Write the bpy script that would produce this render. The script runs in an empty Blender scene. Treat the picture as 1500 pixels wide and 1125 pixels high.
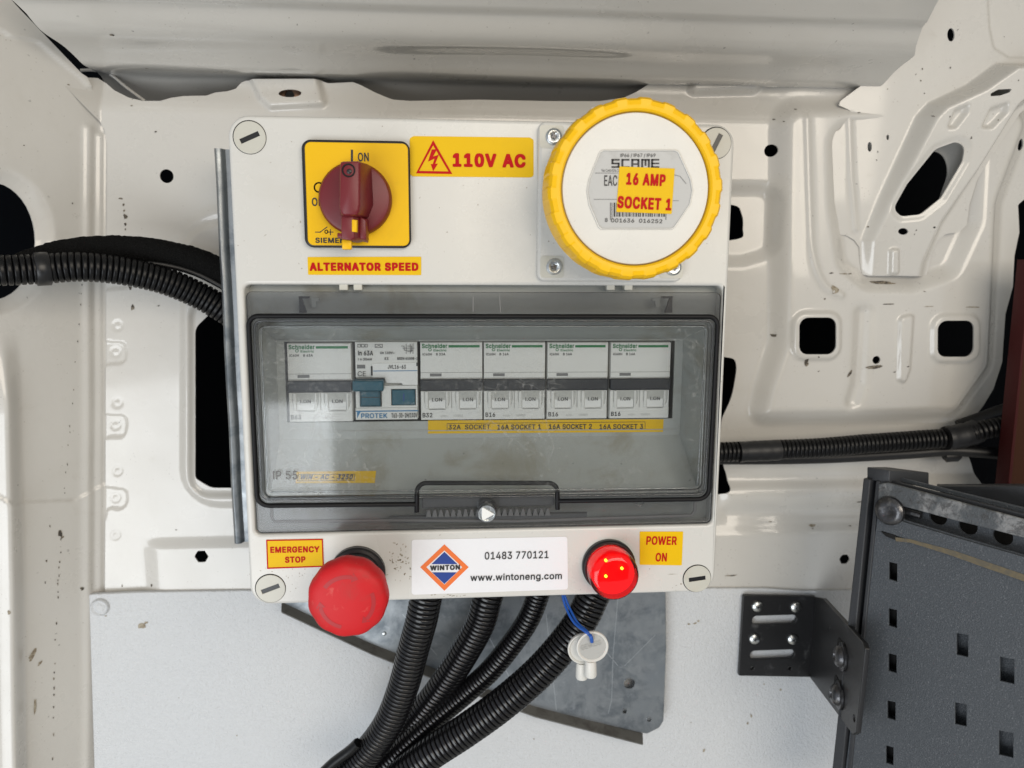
import bpy, bmesh, math, random
import numpy as np
from mathutils import Vector, Matrix
from mathutils.geometry import delaunay_2d_cdt

S = bpy.context.scene
COL = S.collection
R = math.radians
random.seed(7)

# ------------------------------------------------------------ camera
FPX = 1127.0
CAM = Vector((-0.0199, -0.4056, 0.0532))
_p, _y, _r = R(8.47), R(4.564), R(0.252)
FWD = Vector((math.sin(_y)*math.cos(_p), math.cos(_y)*math.cos(_p), -math.sin(_p)))
_rt = Vector((math.cos(_y), -math.sin(_y), 0))
_up = _rt.cross(FWD)
RT = math.cos(_r)*_rt + math.sin(_r)*_up
UP = -math.sin(_r)*_rt + math.cos(_r)*_up
cd = bpy.data.cameras.new('camera'); cam = bpy.data.objects.new('camera', cd); COL.objects.link(cam)
cd.sensor_width = 36; cd.lens = FPX/1500*36; cd.clip_start = 0.01; cd.clip_end = 50
cam.matrix_world = Matrix(((RT.x, UP.x, -FWD.x, CAM.x), (RT.y, UP.y, -FWD.y, CAM.y), (RT.z, UP.z, -FWD.z, CAM.z), (0, 0, 0, 1)))
S.camera = cam
cd.dof.use_dof = True; cd.dof.focus_distance = 0.42; cd.dof.aperture_fstop = 11

# ------------------------------------------------------------ world and lamps (open van door behind the photographer, plus an added upper fill)
W = bpy.data.worlds.new('World'); S.world = W; W.use_nodes = True
bg = W.node_tree.nodes['Background']; bg.inputs[0].default_value = (0.80, 0.86, 0.95, 1); bg.inputs[1].default_value = 0.58

def area(name, loc, target, size, size_y, power, color):
    l = bpy.data.lights.new(name, 'AREA'); l.shape = 'RECTANGLE'; l.size = size; l.size_y = size_y
    l.energy = power; l.color = color
    o = bpy.data.objects.new(name, l); COL.objects.link(o); o.location = loc
    o.rotation_euler = (Vector(target)-Vector(loc)).to_track_quat('-Z', 'Y').to_euler()
    return o
area('door_light', (-0.86, -1.30, -0.72), (-0.86, 0, -0.72), 1.15, 0.96, 16.5, (0.93, 0.97, 1.0))
area('upper_fill', (0.38, -1.30, 0.37), (-0.22, 0.1, 0.05), 1.0, 0.64, 11.0, (1.0, 0.90, 0.76))  # added fill lamp, no such source in the van; brightens pillar and top
S.view_settings.view_transform = 'Standard'; S.view_settings.look = 'None'
S.view_settings.exposure = 0.0; S.view_settings.gamma = 1.0
S.cycles.max_bounces = 10; S.cycles.transparent_max_bounces = 24

# ------------------------------------------------------------ helpers: frames
class Fr:
    """a plane with local axes u, v and height w towards the viewer"""
    def __init__(s, o, ex, ey):
        s.o = Vector(o); s.ex = Vector(ex).normalized(); s.ey = Vector(ey).normalized(); s.ez = s.ex.cross(s.ey)
    def pt(s, u, v, w=0.0): return s.o + s.ex*u + s.ey*v + s.ez*w
    def at(s, px, py, w=0.0):
        d = FWD + RT*((px-750)/FPX) + UP*((562.5-py)/FPX)
        o = s.o + s.ez*w
        t = (o-CAM).dot(s.ez)/d.dot(s.ez)
        p = CAM + d*t - s.o
        return (p.dot(s.ex), p.dot(s.ey))
    def ath(s, px, py, h):
        w = 0.0
        for _ in range(12):
            u, v = s.at(px, py, w)
            w = 0.5*w + 0.5*float(h(np.array([u]), np.array([v]))[0])
        return s.at(px, py, w)
    def q(s, pts, w=0.0): return [s.at(a, b, w) for a, b in pts]
    def qh(s, pts, h): return [s.ath(a, b, h) for a, b in pts]
def FY(y): return Fr((0, y, 0), (1, 0, 0), (0, 0, 1))
def P(px, py, y):
    u, v = FY(y).at(px, py); return Vector((u, y, v))
def rect_px(F, tl, tr, br, bl, w=0.0):
    a, b, c, d = F.q([tl, tr, br, bl], w)
    return ((a[0]+d[0])/2, (b[0]+c[0])/2, (c[1]+d[1])/2, (a[1]+b[1])/2)     # u0,u1,v0,v1
def rpts(u0, u1, v0, v1): return [(u0, v0), (u1, v0), (u1, v1), (u0, v1)]
def rnd(pts, r, n=6):
    """round the corners of a polygon; r may be a list"""
    out = []; N = len(pts); rs = r if isinstance(r, (list, tuple)) else [r]*N
    for i in range(N):
        p = Vector(pts[i]).to_2d(); a = Vector(pts[i-1]).to_2d()-p; b = Vector(pts[(i+1) % N]).to_2d()-p
        la, lb = a.length, b.length; rr = rs[i]
        if rr <= 0 or la < 1e-9 or lb < 1e-9: out.append(tuple(p)); continue
        a.normalize(); b.normalize()
        ang = a.angle(b)
        if ang > 3.1: out.append(tuple(p)); continue
        d = min(rr/math.tan(ang/2), la*0.49, lb*0.49); rr = d*math.tan(ang/2)
        c = p + (a+b).normalized()*(rr/math.sin(ang/2))
        s = p+a*d-c; e = p+b*d-c
        a0 = math.atan2(s.y, s.x); a1 = math.atan2(e.y, e.x)
        da = (a1-a0+math.pi) % (2*math.pi)-math.pi
        for k in range(n+1):
            t = a0+da*k/n; out.append((c.x+rr*math.cos(t), c.y+rr*math.sin(t)))
    return out
def circ(u, v, r, n=32, ry=None, rot=0):
    ry = ry or r; c, s = math.cos(rot), math.sin(rot)
    return [(u+r*math.cos(t)*c-ry*math.sin(t)*s, v+r*math.cos(t)*s+ry*math.sin(t)*c) for t in [2*math.pi*k/n for k in range(n)]]
def smooth_pts(pts, n=8, closed=True):
    out = []; N = len(pts); P_ = [Vector(p) for p in pts]
    for i in range(N if closed else N-1):
        g = (lambda k: P_[k % N]) if closed else (lambda k: P_[max(0, min(N-1, k))])
        p0, p1, p2, p3 = g(i-1), g(i), g(i+1), g(i+2)
        for k in range(n):
            t = k/n
            out.append(tuple(0.5*((2*p1)+(p2-p0)*t+(2*p0-5*p1+4*p2-p3)*t*t+(3*p1-p0-3*p2+p3)*t**3)))
    if not closed: out.append(tuple(P_[-1]))
    return out

# ------------------------------------------------------------ helpers: objects
ORG = {}
def tag(o, label=None, cat=None, group=None, kind=None):
    if label: o['label'] = label
    if cat: o['category'] = cat
    if group: o['group'] = group
    if kind: o['kind'] = kind
    return o
def thing(name, label, cat, loc, group=None):
    o = bpy.data.objects.new(name, None); COL.objects.link(o); o.empty_display_size = 0.01
    o.location = loc; ORG[o.name] = Vector(loc)
    return tag(o, label, cat, group)
CACHE = {}
def link(name, me, mat, parent=None, angle=35, world=True):
    o = bpy.data.objects.new(name, me); COL.objects.link(o)
    org = ORG.get(parent.name, Vector((0, 0, 0))) if parent else Vector((0, 0, 0))
    if world and org.length > 0: me.transform(Matrix.Translation(-org))
    ORG[o.name] = org
    if parent: o.parent = parent
    if mat and not me.materials: me.materials.append(mat)
    elif mat: me.materials[0] = mat
    if angle and len(me.polygons):
        me.polygons.foreach_set('use_smooth', [True]*len(me.polygons))
        me.set_sharp_from_angle(angle=R(angle))
    return o
def cached(key, name, parent, fn):
    if key in CACHE:
        o = bpy.data.objects.new(name, CACHE[key]); COL.objects.link(o); o.parent = parent; ORG[o.name] = ORG[parent.name]
        return o
    o = fn(); CACHE[key] = o.data; return o
def mesh_pd(name, verts, faces):
    me = bpy.data.meshes.new(name); me.from_pydata([tuple(v) for v in verts], [], faces); me.update(); return me
def put(F, me, w=0.0):
    M = Matrix(((F.ex.x, F.ey.x, F.ez.x, F.o.x+F.ez.x*w), (F.ex.y, F.ey.y, F.ez.y, F.o.y+F.ez.y*w), (F.ex.z, F.ey.z, F.ez.z, F.o.z+F.ez.z*w), (0, 0, 0, 1)))
    me.transform(M)
def plate_mesh(F, loops, w0, w1, bev=0.0, bres=2):
    cu = bpy.data.curves.new('c', 'CURVE'); cu.dimensions = '2D'; cu.fill_mode = 'BOTH'
    t = w1-w0; bev = min(bev, t*0.49)
    cu.extrude = max(t/2-bev, 0); cu.bevel_depth = bev; cu.bevel_resolution = bres; cu.offset = -bev
    for li, L in enumerate(loops):
        ar = sum(L[i-1][0]*L[i][1]-L[i][0]*L[i-1][1] for i in range(len(L)))
        if (ar > 0) != (li == 0): L = L[::-1]
        s = cu.splines.new('POLY'); s.points.add(len(L)-1)
        for p, c in zip(s.points, L): p.co = (c[0], c[1], 0, 1)
        s.use_cyclic_u = True
    ob = bpy.data.objects.new('c', cu)
    me = bpy.data.meshes.new_from_object(ob); bpy.data.objects.remove(ob); bpy.data.curves.remove(cu)
    me.materials.clear()
    put(F, me, (w0+w1)/2)
    return me
def plate(name, F, loops, w0, w1, mat, parent=None, bev=0.0, angle=35, bres=2):
    if loops and not isinstance(loops[0], list): loops = [loops]
    me = plate_mesh(F, loops, w0, w1, bev, bres); me.name = name
    return link(name, me, mat, parent, angle)
def join(meshes, name='joined'):
    bm = bmesh.new()
    for m in meshes: bm.from_mesh(m)
    me = bpy.data.meshes.new(name); bm.to_mesh(me); bm.free()
    return me
def plates(name, F, items, mat, parent, bev=0.0):
    """items: list of (loops, w0, w1) joined in one mesh (one part)"""
    ms = [plate_mesh(F, l if isinstance(l[0], list) else [l], a, b, bev) for l, a, b in items]
    return link(name, join(ms, name), mat, parent)
def lathe_mesh(F, c, prof, seg=48, tilt=None):
    V = []; Fc = []; n = len(prof)
    for k in range(seg):
        a = 2*math.pi*k/seg
        for r, w in prof:
            V.append(F.pt(c[0]+r*math.cos(a), c[1]+r*math.sin(a), w))
    for k in range(seg):
        for i in range(n-1):
            a, b = k*n+i, ((k+1) % seg)*n+i
            Fc.append((a, b, b+1, a+1))
    me = mesh_pd('lathe', V, Fc)
    bm = bmesh.new(); bm.from_mesh(me); bmesh.ops.remove_doubles(bm, verts=bm.verts, dist=1e-6); bmesh.ops.recalc_face_normals(bm, faces=bm.faces); bm.to_mesh(me); bm.free()
    return me
def lathe(name, F, c, prof, mat, parent=None, seg=48, angle=35):
    return link(name, lathe_mesh(F, c, prof, seg), mat, parent, angle)
def tube_mesh(path, rad, seg=16, cap=True):
    path = [Vector(p) for p in path]; n = len(path); V = []; Fc = []
    t0 = (path[1]-path[0]).normalized()
    ref = Vector((0, 0, 1)) if abs(t0.z) < 0.9 else Vector((1, 0, 0))
    nn = t0.cross(ref).normalized()
    for i in range(n):
        t = (path[min(i+1, n-1)]-path[max(i-1, 0)]).normalized()
        nn = (nn - t*nn.dot(t)).normalized(); bb = t.cross(nn)
        r = rad(i) if callable(rad) else rad
        for k in range(seg):
            a = 2*math.pi*k/seg
            V.append(path[i]+(nn*math.cos(a)+bb*math.sin(a))*r)
    for i in range(n-1):
        for k in range(seg):
            k2 = (k+1) % seg
            Fc.append((i*seg+k, i*seg+k2, (i+1)*seg+k2, (i+1)*seg+k))
    if cap: Fc.append(tuple(range(seg-1, -1, -1))); Fc.append(tuple((n-1)*seg+k for k in range(seg)))
    return mesh_pd('tube', V, Fc)
def tube(name, path, rad, mat, parent=None, seg=16, angle=50):
    return link(name, tube_mesh(path, rad, seg), mat, parent, angle)
def resample(path, step):
    path = [Vector(p) for p in path]; out = [path[0]]; acc = 0
    for a, b in zip(path, path[1:]):
        L = (b-a).length; d = step-acc
        while d <= L: out.append(a.lerp(b, d/L)); d += step
        acc = L-(d-step)
    return out
def corrugated(name, ctrl, r, mat, parent, pitch=0.0038, depth=0.0013, seg=28, seam=False):
    path = resample(smooth_pts(ctrl, 24, False), pitch/8)
    prof = [0, 0.75, 1, 1, 1, 1, 1, 0.75]
    return tube(name, path, lambda i: r-depth+depth*prof[i % 8], mat, parent, seg, 80)

# letter outlines (grotesque capitals, lower case, figures): advance, loops of x,y in thousandths
GLYPH = {
 ' ': (188, ''),
 '%': (676, '175,283 155,284 137,289 121,297 107,308 95,320 86,335 80,351 76,369 76,431 80,448 87,464 96,479 107,492 121,503 137,511 155,515 175,517 196,515 214,511 230,503 244,492 255,479 264,464 270,448 274,431 276,412 276,388 274,369 270,351 264,335 255,320 244,308 230,297 214,289 196,284|175,327 191,329 203,335 212,346 218,358 222,372 222,428 219,441 213,454 204,464 191,470 175,473 160,470 148,464 138,454 132,441 128,428 128,372 132,358 138,346 147,335 160,329|501,-10 481,-8 462,-3 446,5 432,15 421,28 412,43 406,59 402,77 400,95 400,120 402,138 406,156 412,172 421,187 433,200 447,210 463,218 481,223 501,225 522,223 540,218 556,210 570,200 581,187 590,172 596,156 600,138 600,77 596,59 589,43 580,28 569,15 555,5 540,-3 521,-8|501,35 517,37 529,43 538,53 544,66 548,80 548,135 544,149 538,162 529,172 517,178 501,180 486,178 473,172 464,162 458,149 454,135 454,80 458,66 464,53 473,43 485,37|132,0 482,509 540,509 191,0'),
 '-': (453, '337,244 337,188 114,188 114,244'),
 '.': (188, '83,-3 73,1 63,9 55,18 51,29 51,53 55,64 63,73 73,81 83,85 95,87 107,85 118,81 128,73 135,64 140,53 140,29 135,18 128,9 118,1 107,-3'),
 '/': (249, '235,533 71,-76 14,-76 178,533'),
 '0': (453, '227,-7 191,-3 158,7 130,24 105,48 85,77 69,113 57,155 50,202 48,254 50,306 57,353 69,395 85,431 106,461 130,484 159,502 191,512 227,516 262,512 295,502 323,484 348,461 368,431 384,395 396,353 403,306 405,254 403,202 396,155 384,113 368,77 348,48 323,24 295,7 263,-3|227,50 250,52 271,60 290,74 306,92 320,116 330,144 338,176 342,213 344,254 342,295 338,332 330,365 320,393 306,416 290,435 271,449 250,457 227,460 203,457 182,449 163,435 147,416 134,393 123,365 115,332 111,295 109,254 111,213 115,176 123,144 134,116 147,92 163,74 182,60 203,52'),
 '1': (453, '76,0 76,55 391,55 391,0|276,509 276,0 212,0 212,448 209,448 86,358 86,427 198,509'),
 '2': (453, '64,0 64,47 234,229 282,282 311,327 316,341 319,356 320,371 319,389 315,405 308,419 298,431 287,441 273,449 258,455 224,460 205,458 188,454 172,447 159,438 148,427 139,413 132,398 128,381 127,362 66,362 68,391 75,418 86,442 102,464 121,482 143,496 168,507 196,513 225,516 254,513 281,507 306,497 328,482 346,465 361,445 372,423 379,398 381,372 380,354 377,336 371,318 363,299 351,280 336,259 317,235 294,209 267,180 153,60 153,57 389,57 389,0'),
 '3': (453, '218,-7 188,-5 159,1 133,10 108,22 88,38 70,57 57,79 48,104 44,132 109,132 112,115 118,100 126,87 137,76 150,66 165,59 182,54 200,51 219,50 239,51 258,55 275,61 291,69 304,80 315,93 323,108 328,125 329,145 328,163 323,180 316,196 306,211 292,223 275,234 254,241 229,246 201,248 157,248 157,299 288,448 288,452 70,452 70,509 372,509 372,461 211,278 211,289 247,290 279,286 308,276 333,262 354,244 371,222 383,198 391,173 393,145 390,116 383,90 370,66 354,45 333,27 309,12 281,2 251,-5'),
 '4': (453, '40,105 40,158 247,509 311,509 109,166 109,163 413,163 413,105|282,0 282,318 343,318 343,0'),
 '5': (453, '221,-7 192,-5 165,1 140,11 118,25 99,41 83,60 71,82 63,105 60,130 122,130 125,115 130,102 138,89 148,78 160,68 173,60 188,54 204,51 221,50 241,51 259,56 276,64 291,75 304,89 314,104 322,122 326,141 328,162 326,183 321,203 314,221 303,237 290,251 275,262 257,270 238,275 218,277 201,276 184,273 167,268 152,262 139,255 128,246 67,253 96,509 366,509 366,452 151,452 134,301 148,311 178,325 194,330 212,333 229,334 252,332 274,328 294,321 313,311 330,299 345,285 358,269 370,251 379,231 386,210 390,187 391,163 388,132 381,102 369,76 352,52 332,32 309,15 282,3 253,-4'),
 '6': (453, '226,-7 196,-4 168,3 142,15 119,31 100,51 84,74 73,101 66,130 64,162 65,187 71,212 80,239 93,268 112,302 137,340 252,509 322,509 151,261 145,261 184,302 208,311 235,314 265,312 291,305 316,295 337,280 355,262 370,240 380,215 387,187 389,157 387,127 379,98 368,73 352,50 333,30 310,14 284,3 257,-4|226,48 245,50 263,55 279,63 293,73 304,86 314,101 322,119 326,137 327,157 326,178 322,196 314,213 304,228 293,241 279,251 263,259 245,264 226,265 207,264 190,259 174,252 160,241 148,229 138,214 131,197 126,179 125,158 126,138 131,119 138,102 148,86 160,73 174,63 190,55 207,50'),
 '7': (453, '97,0 323,448 323,452 62,452 62,509 391,509 391,449 165,0'),
 '8': (453, '226,-7 193,-5 163,1 136,11 111,25 91,42 74,62 62,84 54,109 52,135 53,156 58,176 65,195 75,212 87,228 101,241 117,252 134,260 153,265 153,267 129,276 109,289 93,308 80,330 73,354 70,380 73,405 79,429 90,450 106,469 124,485 146,498 170,508 197,514 226,516 255,514 282,508 306,498 328,485 346,469 361,450 373,429 379,405 382,380 379,354 372,330 359,308 343,289 323,276 300,267 300,265 319,260 335,252 351,241 365,228 377,212 387,195 395,176 399,156 401,135 398,109 391,84 378,62 362,42 341,25 317,11 289,1 259,-5|226,49 248,50 267,54 285,60 300,69 313,79 323,91 331,106 335,121 337,139 335,157 330,173 322,189 312,202 283,223 265,230 247,234 226,235 206,234 187,230 169,223 140,202 130,189 122,173 117,157 115,139 117,121 121,106 129,91 139,79 152,69 167,60 185,54 205,50|226,290 244,291 260,294 274,300 287,308 298,318 307,330 314,344 318,359 319,376 318,392 314,407 308,420 299,432 288,442 275,449 260,455 244,459 226,460 208,459 192,455 177,449 164,442 153,432 138,407 134,392 133,376 134,359 138,344 145,330 154,318 165,308 178,300 193,294 209,291'),
 '9': (453, '226,516 256,513 285,506 310,494 333,478 352,458 368,434 380,408 387,378 389,347 387,322 382,296 373,270 359,240 340,207 315,168 200,0 130,0 301,248 307,248 268,207 232,195 218,195 188,197 161,203 137,214 116,229 98,247 83,269 72,294 66,321 64,352 66,382 73,411 85,436 101,459 120,479 143,494 168,506 196,513|226,460 207,459 190,454 174,446 160,435 148,423 138,407 131,390 127,372 125,352 127,331 131,313 138,295 148,280 160,268 174,257 190,250 207,245 226,243 245,245 263,249 279,257 293,267 305,280 314,295 322,312 326,330 327,350 326,371 322,390 314,407 305,422 293,435 279,446 263,454 245,459'),
 'A': (480, '16,0 201,509 276,509 463,0 395,0 287,302 232,478 245,478 233,437 222,402 213,371 191,302 85,0|110,142 110,199 370,199 370,142'),
 'B': (456, '60,0 60,509 241,509 274,507 304,501 329,491 350,477 367,461 381,442 390,421 396,398 398,374 397,353 393,336 387,320 368,295 343,278 315,267 315,262 331,260 347,254 363,245 378,234 391,220 402,203 411,184 416,161 418,136 416,111 410,88 400,67 386,48 368,31 344,18 317,8 284,2 247,0|125,57 245,57 281,60 309,67 330,80 344,96 353,115 355,137 354,153 350,169 342,184 333,197 320,209 306,218 289,225 269,229 248,231 125,231|125,285 238,285 273,290 288,296 302,304 314,314 323,326 330,340 335,355 336,372 333,393 326,412 313,429 294,442 270,449 240,452 125,452'),
 'C': (510, '267,-7 225,-3 186,7 150,25 119,49 92,79 70,115 53,157 44,203 40,254 44,305 53,352 70,393 92,429 119,459 150,484 186,501 225,512 267,516 293,514 317,511 340,504 362,496 383,485 402,471 419,456 435,438 448,418 459,397 467,373 473,348 408,348 404,365 389,395 380,407 344,437 330,444 300,453 267,456 237,453 209,445 184,432 161,414 141,391 125,364 113,332 106,295 103,254 106,213 113,177 125,145 141,117 161,94 184,76 210,63 237,56 267,53 300,56 330,65 344,72 369,90 389,114 397,128 404,144 408,160 473,160 467,135 459,112 448,91 435,71 420,53 402,38 383,24 363,13 341,5 317,-2 293,-6'),
 'D': (502, '219,0 96,0 96,57 215,57 254,60 288,68 318,81 343,99 363,122 379,149 390,181 397,216 399,255 397,294 390,329 379,361 364,388 344,410 320,428 291,441 258,449 221,452 93,452 93,509 225,509 273,505 315,495 353,478 385,455 412,426 433,391 449,351 458,306 462,255 458,205 449,159 433,119 411,83 384,54 351,31 312,14 268,3|125,509 125,0 60,0 60,509'),
 'E': (419, '60,0 60,509 372,509 372,452 125,452 125,286 355,286 355,229 125,229 125,57 375,57 375,0'),
 'F': (410, '60,0 60,509 369,509 369,452 125,452 125,278 346,278 346,221 125,221 125,0'),
 'G': (520, '269,-7 225,-3 185,7 149,25 118,49 91,79 69,116 53,157 43,203 40,254 43,305 53,352 69,393 91,429 117,459 149,484 184,501 223,512 265,516 291,514 316,510 340,504 363,494 384,483 403,469 421,453 436,436 449,416 460,395 468,373 474,349 408,349 402,365 378,406 368,417 344,436 330,443 300,453 265,456 236,453 209,445 183,432 160,414 141,392 125,364 113,332 106,295 103,254 106,213 113,177 125,145 141,117 161,95 184,76 210,63 238,56 269,53 296,55 322,61 345,71 365,85 382,102 396,123 407,147 413,173 415,202 434,199 283,199 283,256 478,256 478,200 475,160 466,124 451,91 431,62 406,38 377,19 344,5 308,-4'),
 'H': (517, '60,0 60,509 125,509 125,289 392,289 392,509 457,509 457,0 392,0 392,232 125,232 125,0'),
 'I': (300, '31,0 31,57 118,57 118,452 31,452 31,509 269,509 269,452 183,452 183,57 269,57 269,0'),
 'J': (396, '185,-7 143,-2 106,11 75,33 52,63 38,100 33,145 33,173 98,173 98,145 100,117 108,93 122,74 139,61 160,53 185,50 209,53 230,61 248,74 261,93 269,117 272,145 272,509 336,509 336,145 332,100 318,63 294,33 263,11 227,-2'),
 'K': (467, '104,145 104,216 139,261 199,331 212,344 364,509 448,509 231,276 228,276|60,0 60,509 125,509 125,334 124,225 125,193 125,0|372,0 188,259 228,309 449,0'),
 'L': (393, '60,0 60,509 125,509 125,57 361,57 361,0'),
 'M': (628, '60,0 60,509 152,509 277,187 322,49 307,49 352,187 476,509 568,509 568,0 504,0 507,457 513,457 456,291 342,0 286,0 170,291 112,457 119,457 122,0'),
 'N': (523, '60,0 60,509 136,509 343,183 388,107 414,55 405,54 399,509 463,509 463,0 387,0 202,290 108,452 119,454 125,0'),
 'O': (533, '267,-7 225,-3 186,7 150,25 119,49 92,79 70,115 53,157 44,203 40,254 44,305 53,352 70,393 92,429 119,459 150,484 186,501 225,512 267,516 309,512 348,501 384,484 415,459 442,429 464,393 480,352 490,305 493,254 490,203 480,157 464,115 442,79 415,49 384,25 348,7 309,-3|267,53 296,55 324,63 349,76 372,94 392,116 408,144 420,176 428,213 430,254 428,295 420,332 408,365 392,392 372,415 349,433 324,446 296,453 267,456 237,453 210,445 184,433 161,415 142,392 125,364 113,332 106,295 103,254 106,213 113,176 125,144 142,117 161,94 184,76 210,63 237,55'),
 'P': (445, '60,0 60,509 235,509 272,506 305,499 332,487 356,471 375,452 390,430 400,404 407,377 409,348 407,318 400,291 390,265 375,243 356,223 332,207 305,195 272,188 235,186 109,186 109,242 233,242 257,244 279,248 297,256 312,266 324,279 333,294 339,310 343,328 344,348 343,367 339,385 333,402 324,416 312,428 297,439 279,446 257,451 232,452 125,452 125,0'),
 'R': (449, '60,0 60,509 236,509 273,506 305,500 333,489 356,473 376,455 390,433 401,408 407,381 409,352 407,323 401,296 390,271 376,250 356,232 333,217 305,206 273,200 236,198 96,198 96,255 234,255 258,256 280,260 298,267 313,276 325,287 334,300 340,316 344,333 345,352 344,371 340,389 334,405 325,419 313,430 298,440 279,446 258,451 233,452 125,452 125,0|353,0 230,229 303,229 428,0'),
 'S': (447, '224,-9 188,-7 156,-1 128,9 102,23 81,40 64,60 51,83 42,109 38,137 104,137 108,118 114,102 123,88 136,76 150,66 166,59 185,53 204,50 224,49 246,50 267,54 286,60 303,69 317,79 329,92 338,106 344,122 346,139 344,154 340,168 332,179 322,189 296,205 184,239 145,253 112,269 86,289 67,313 56,341 52,372 54,400 62,425 75,448 92,468 113,484 138,498 165,508 195,514 227,516 259,514 289,508 316,498 340,484 360,468 377,449 390,427 398,403 401,378 337,378 332,402 320,421 302,437 280,449 254,456 225,459 185,454 167,448 152,440 139,430 129,418 121,405 117,391 115,376 117,359 122,345 131,334 142,324 155,315 312,264 344,248 359,238 384,213 395,198 402,180 407,161 408,139 406,112 399,87 386,64 370,43 349,25 323,11 294,0 261,-7'),
 'T': (449, '32,452 32,509 417,509 417,452 257,452 257,0 193,0 193,452'),
 'U': (517, '259,-8 220,-6 186,2 154,15 126,33 103,55 85,80 71,108 63,140 60,173 60,509 124,509 124,178 126,155 132,133 141,113 153,95 169,80 187,68 208,59 232,53 259,52 285,53 309,59 331,68 349,80 364,95 377,113 385,133 391,155 393,178 393,509 457,509 457,173 454,140 446,108 433,80 414,55 391,33 363,15 332,2 297,-6'),
 'V': (480, '204,0 16,509 84,509 192,206 207,164 248,31 235,31 247,71 257,107 290,206 395,509 463,509 278,0'),
 'W': (686, '155,0 16,509 82,509 163,196 172,162 197,40 189,40 224,196 306,509 380,509 462,196 497,40 488,40 523,196 603,509 670,509 530,0 455,0 362,345 351,391 336,475 350,475 318,323 230,0'),
 'Y': (472, '203,0 203,208 16,509 91,509 192,344 203,327 250,230 224,230 233,254 242,275 280,344 381,509 455,509 268,208 268,0'),
 'a': (389, '160,-9 137,-7 115,-3 94,5 76,15 60,29 48,45 38,63 32,84 30,108 32,128 36,146 43,161 53,174 64,184 78,193 92,200 125,211 275,272 272,285 267,297 260,307 240,322 227,327 212,330 196,331 178,330 163,327 100,274 41,291 51,313 64,331 79,346 95,358 114,368 133,375 153,380 173,383 208,384 255,375 271,369 300,350 312,336 322,320 330,301 335,278 337,251 337,0 277,0 277,52 272,52 242,16 215,1 199,-4 181,-7|170,45 192,47 211,51 228,59 242,68 254,80 263,93 270,108 274,122 276,138 276,190 134,159 112,147 103,139 97,130 93,118 96,82 109,64 119,57 142,48'),
 'b': (424, '229,-8 208,-7 189,-3 172,4 147,21 118,59 112,59 112,0 53,0 53,509 114,509 114,319 118,319 137,346 171,373 188,379 207,383 229,384 259,382 287,374 313,361 335,342 354,320 370,293 381,261 388,227 390,189 388,151 381,116 370,84 355,57 336,34 313,16 288,3 260,-6|220,47 242,49 262,55 279,66 294,80 306,97 316,117 323,139 327,163 328,189 327,215 323,239 316,261 307,281 295,298 280,311 262,322 243,328 220,330 198,328 178,322 161,312 147,299 134,282 125,263 118,241 114,216 113,189 114,162 118,138 125,115 135,95 147,78 162,65 179,55 198,49'),
 'c': (396, '207,-8 174,-5 144,3 117,16 93,35 72,58 56,85 44,116 37,150 34,187 37,225 44,260 56,291 72,318 93,341 117,360 144,374 174,382 207,384 226,384 260,377 305,356 330,335 349,308 362,277 303,262 207,330 184,328 163,321 145,310 130,296 118,278 108,258 102,236 98,212 96,187 98,163 102,139 108,117 118,97 130,80 145,66 163,55 184,49 207,46 304,117 363,102 350,70 331,43 306,21 292,12 261,-1 244,-5'),
 'd': (424, '195,-8 165,-6 137,3 111,16 89,34 70,57 55,84 43,116 36,151 34,189 36,227 43,261 55,293 70,320 89,342 112,361 137,374 165,382 196,384 218,383 237,379 253,373 267,364 306,319 311,319 311,509 372,509 372,0 313,0 313,59 307,59 266,12 252,4 236,-3 217,-7|205,47 226,49 246,55 263,65 278,78 290,95 299,115 306,138 310,162 312,189 310,216 306,241 300,263 290,282 278,299 263,312 246,322 227,328 205,330 182,328 162,322 145,311 130,298 118,281 108,261 102,239 98,215 96,189 98,163 102,139 109,117 118,97 130,80 145,66 162,55 182,49'),
 'e': (404, '212,-8 177,-5 145,3 117,16 92,35 72,58 56,85 44,116 37,150 34,187 36,224 44,258 55,290 71,317 91,340 115,359 142,373 172,382 205,384 226,383 246,380 266,374 285,366 303,355 319,341 334,324 347,305 357,282 365,256 370,227 371,169 75,169 75,221 338,221 310,202 308,226 304,248 298,269 288,286 277,301 263,314 246,323 227,328 205,330 183,328 164,323 146,313 131,301 119,286 109,270 102,251 97,231 96,211 96,178 98,151 102,127 110,106 121,88 135,73 151,61 169,53 190,48 212,46 241,49 294,82 306,105 365,91 358,72 348,55 335,39 320,26 302,14 283,4 261,-3 237,-7'),
 'f': (254, '228,379 228,327 6,327 6,379|81,0 81,432 82,452 87,470 96,486 107,499 120,510 135,519 152,525 169,529 243,521 227,468 178,472 164,468 154,460 147,449 143,435 142,419 142,0'),
 'g': (425, '207,-151 180,-149 156,-146 134,-140 114,-132 97,-122 82,-110 59,-84 51,-69 101,-41 142,-82 154,-88 169,-93 187,-96 207,-97 236,-95 261,-87 282,-75 298,-58 308,-34 311,-6 311,68 306,68 287,41 266,23 252,16 236,10 217,6 195,5 165,7 138,14 113,27 90,43 71,65 55,90 43,120 36,154 34,191 36,229 43,263 55,293 71,320 90,342 112,361 138,374 166,382 196,384 218,383 237,379 253,373 267,365 279,356 308,319 313,319 313,379 372,379 372,-9 370,-40 363,-67 350,-90 334,-109 314,-124 291,-136 265,-144 237,-149|205,59 227,61 246,66 264,75 278,87 290,103 300,121 307,142 311,166 312,193 311,219 307,242 300,264 291,283 279,299 264,312 247,322 227,328 205,330 182,328 163,322 145,312 130,298 118,282 109,262 102,241 98,218 96,193 98,167 102,144 109,123 118,104 131,88 145,76 163,66 183,61'),
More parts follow.
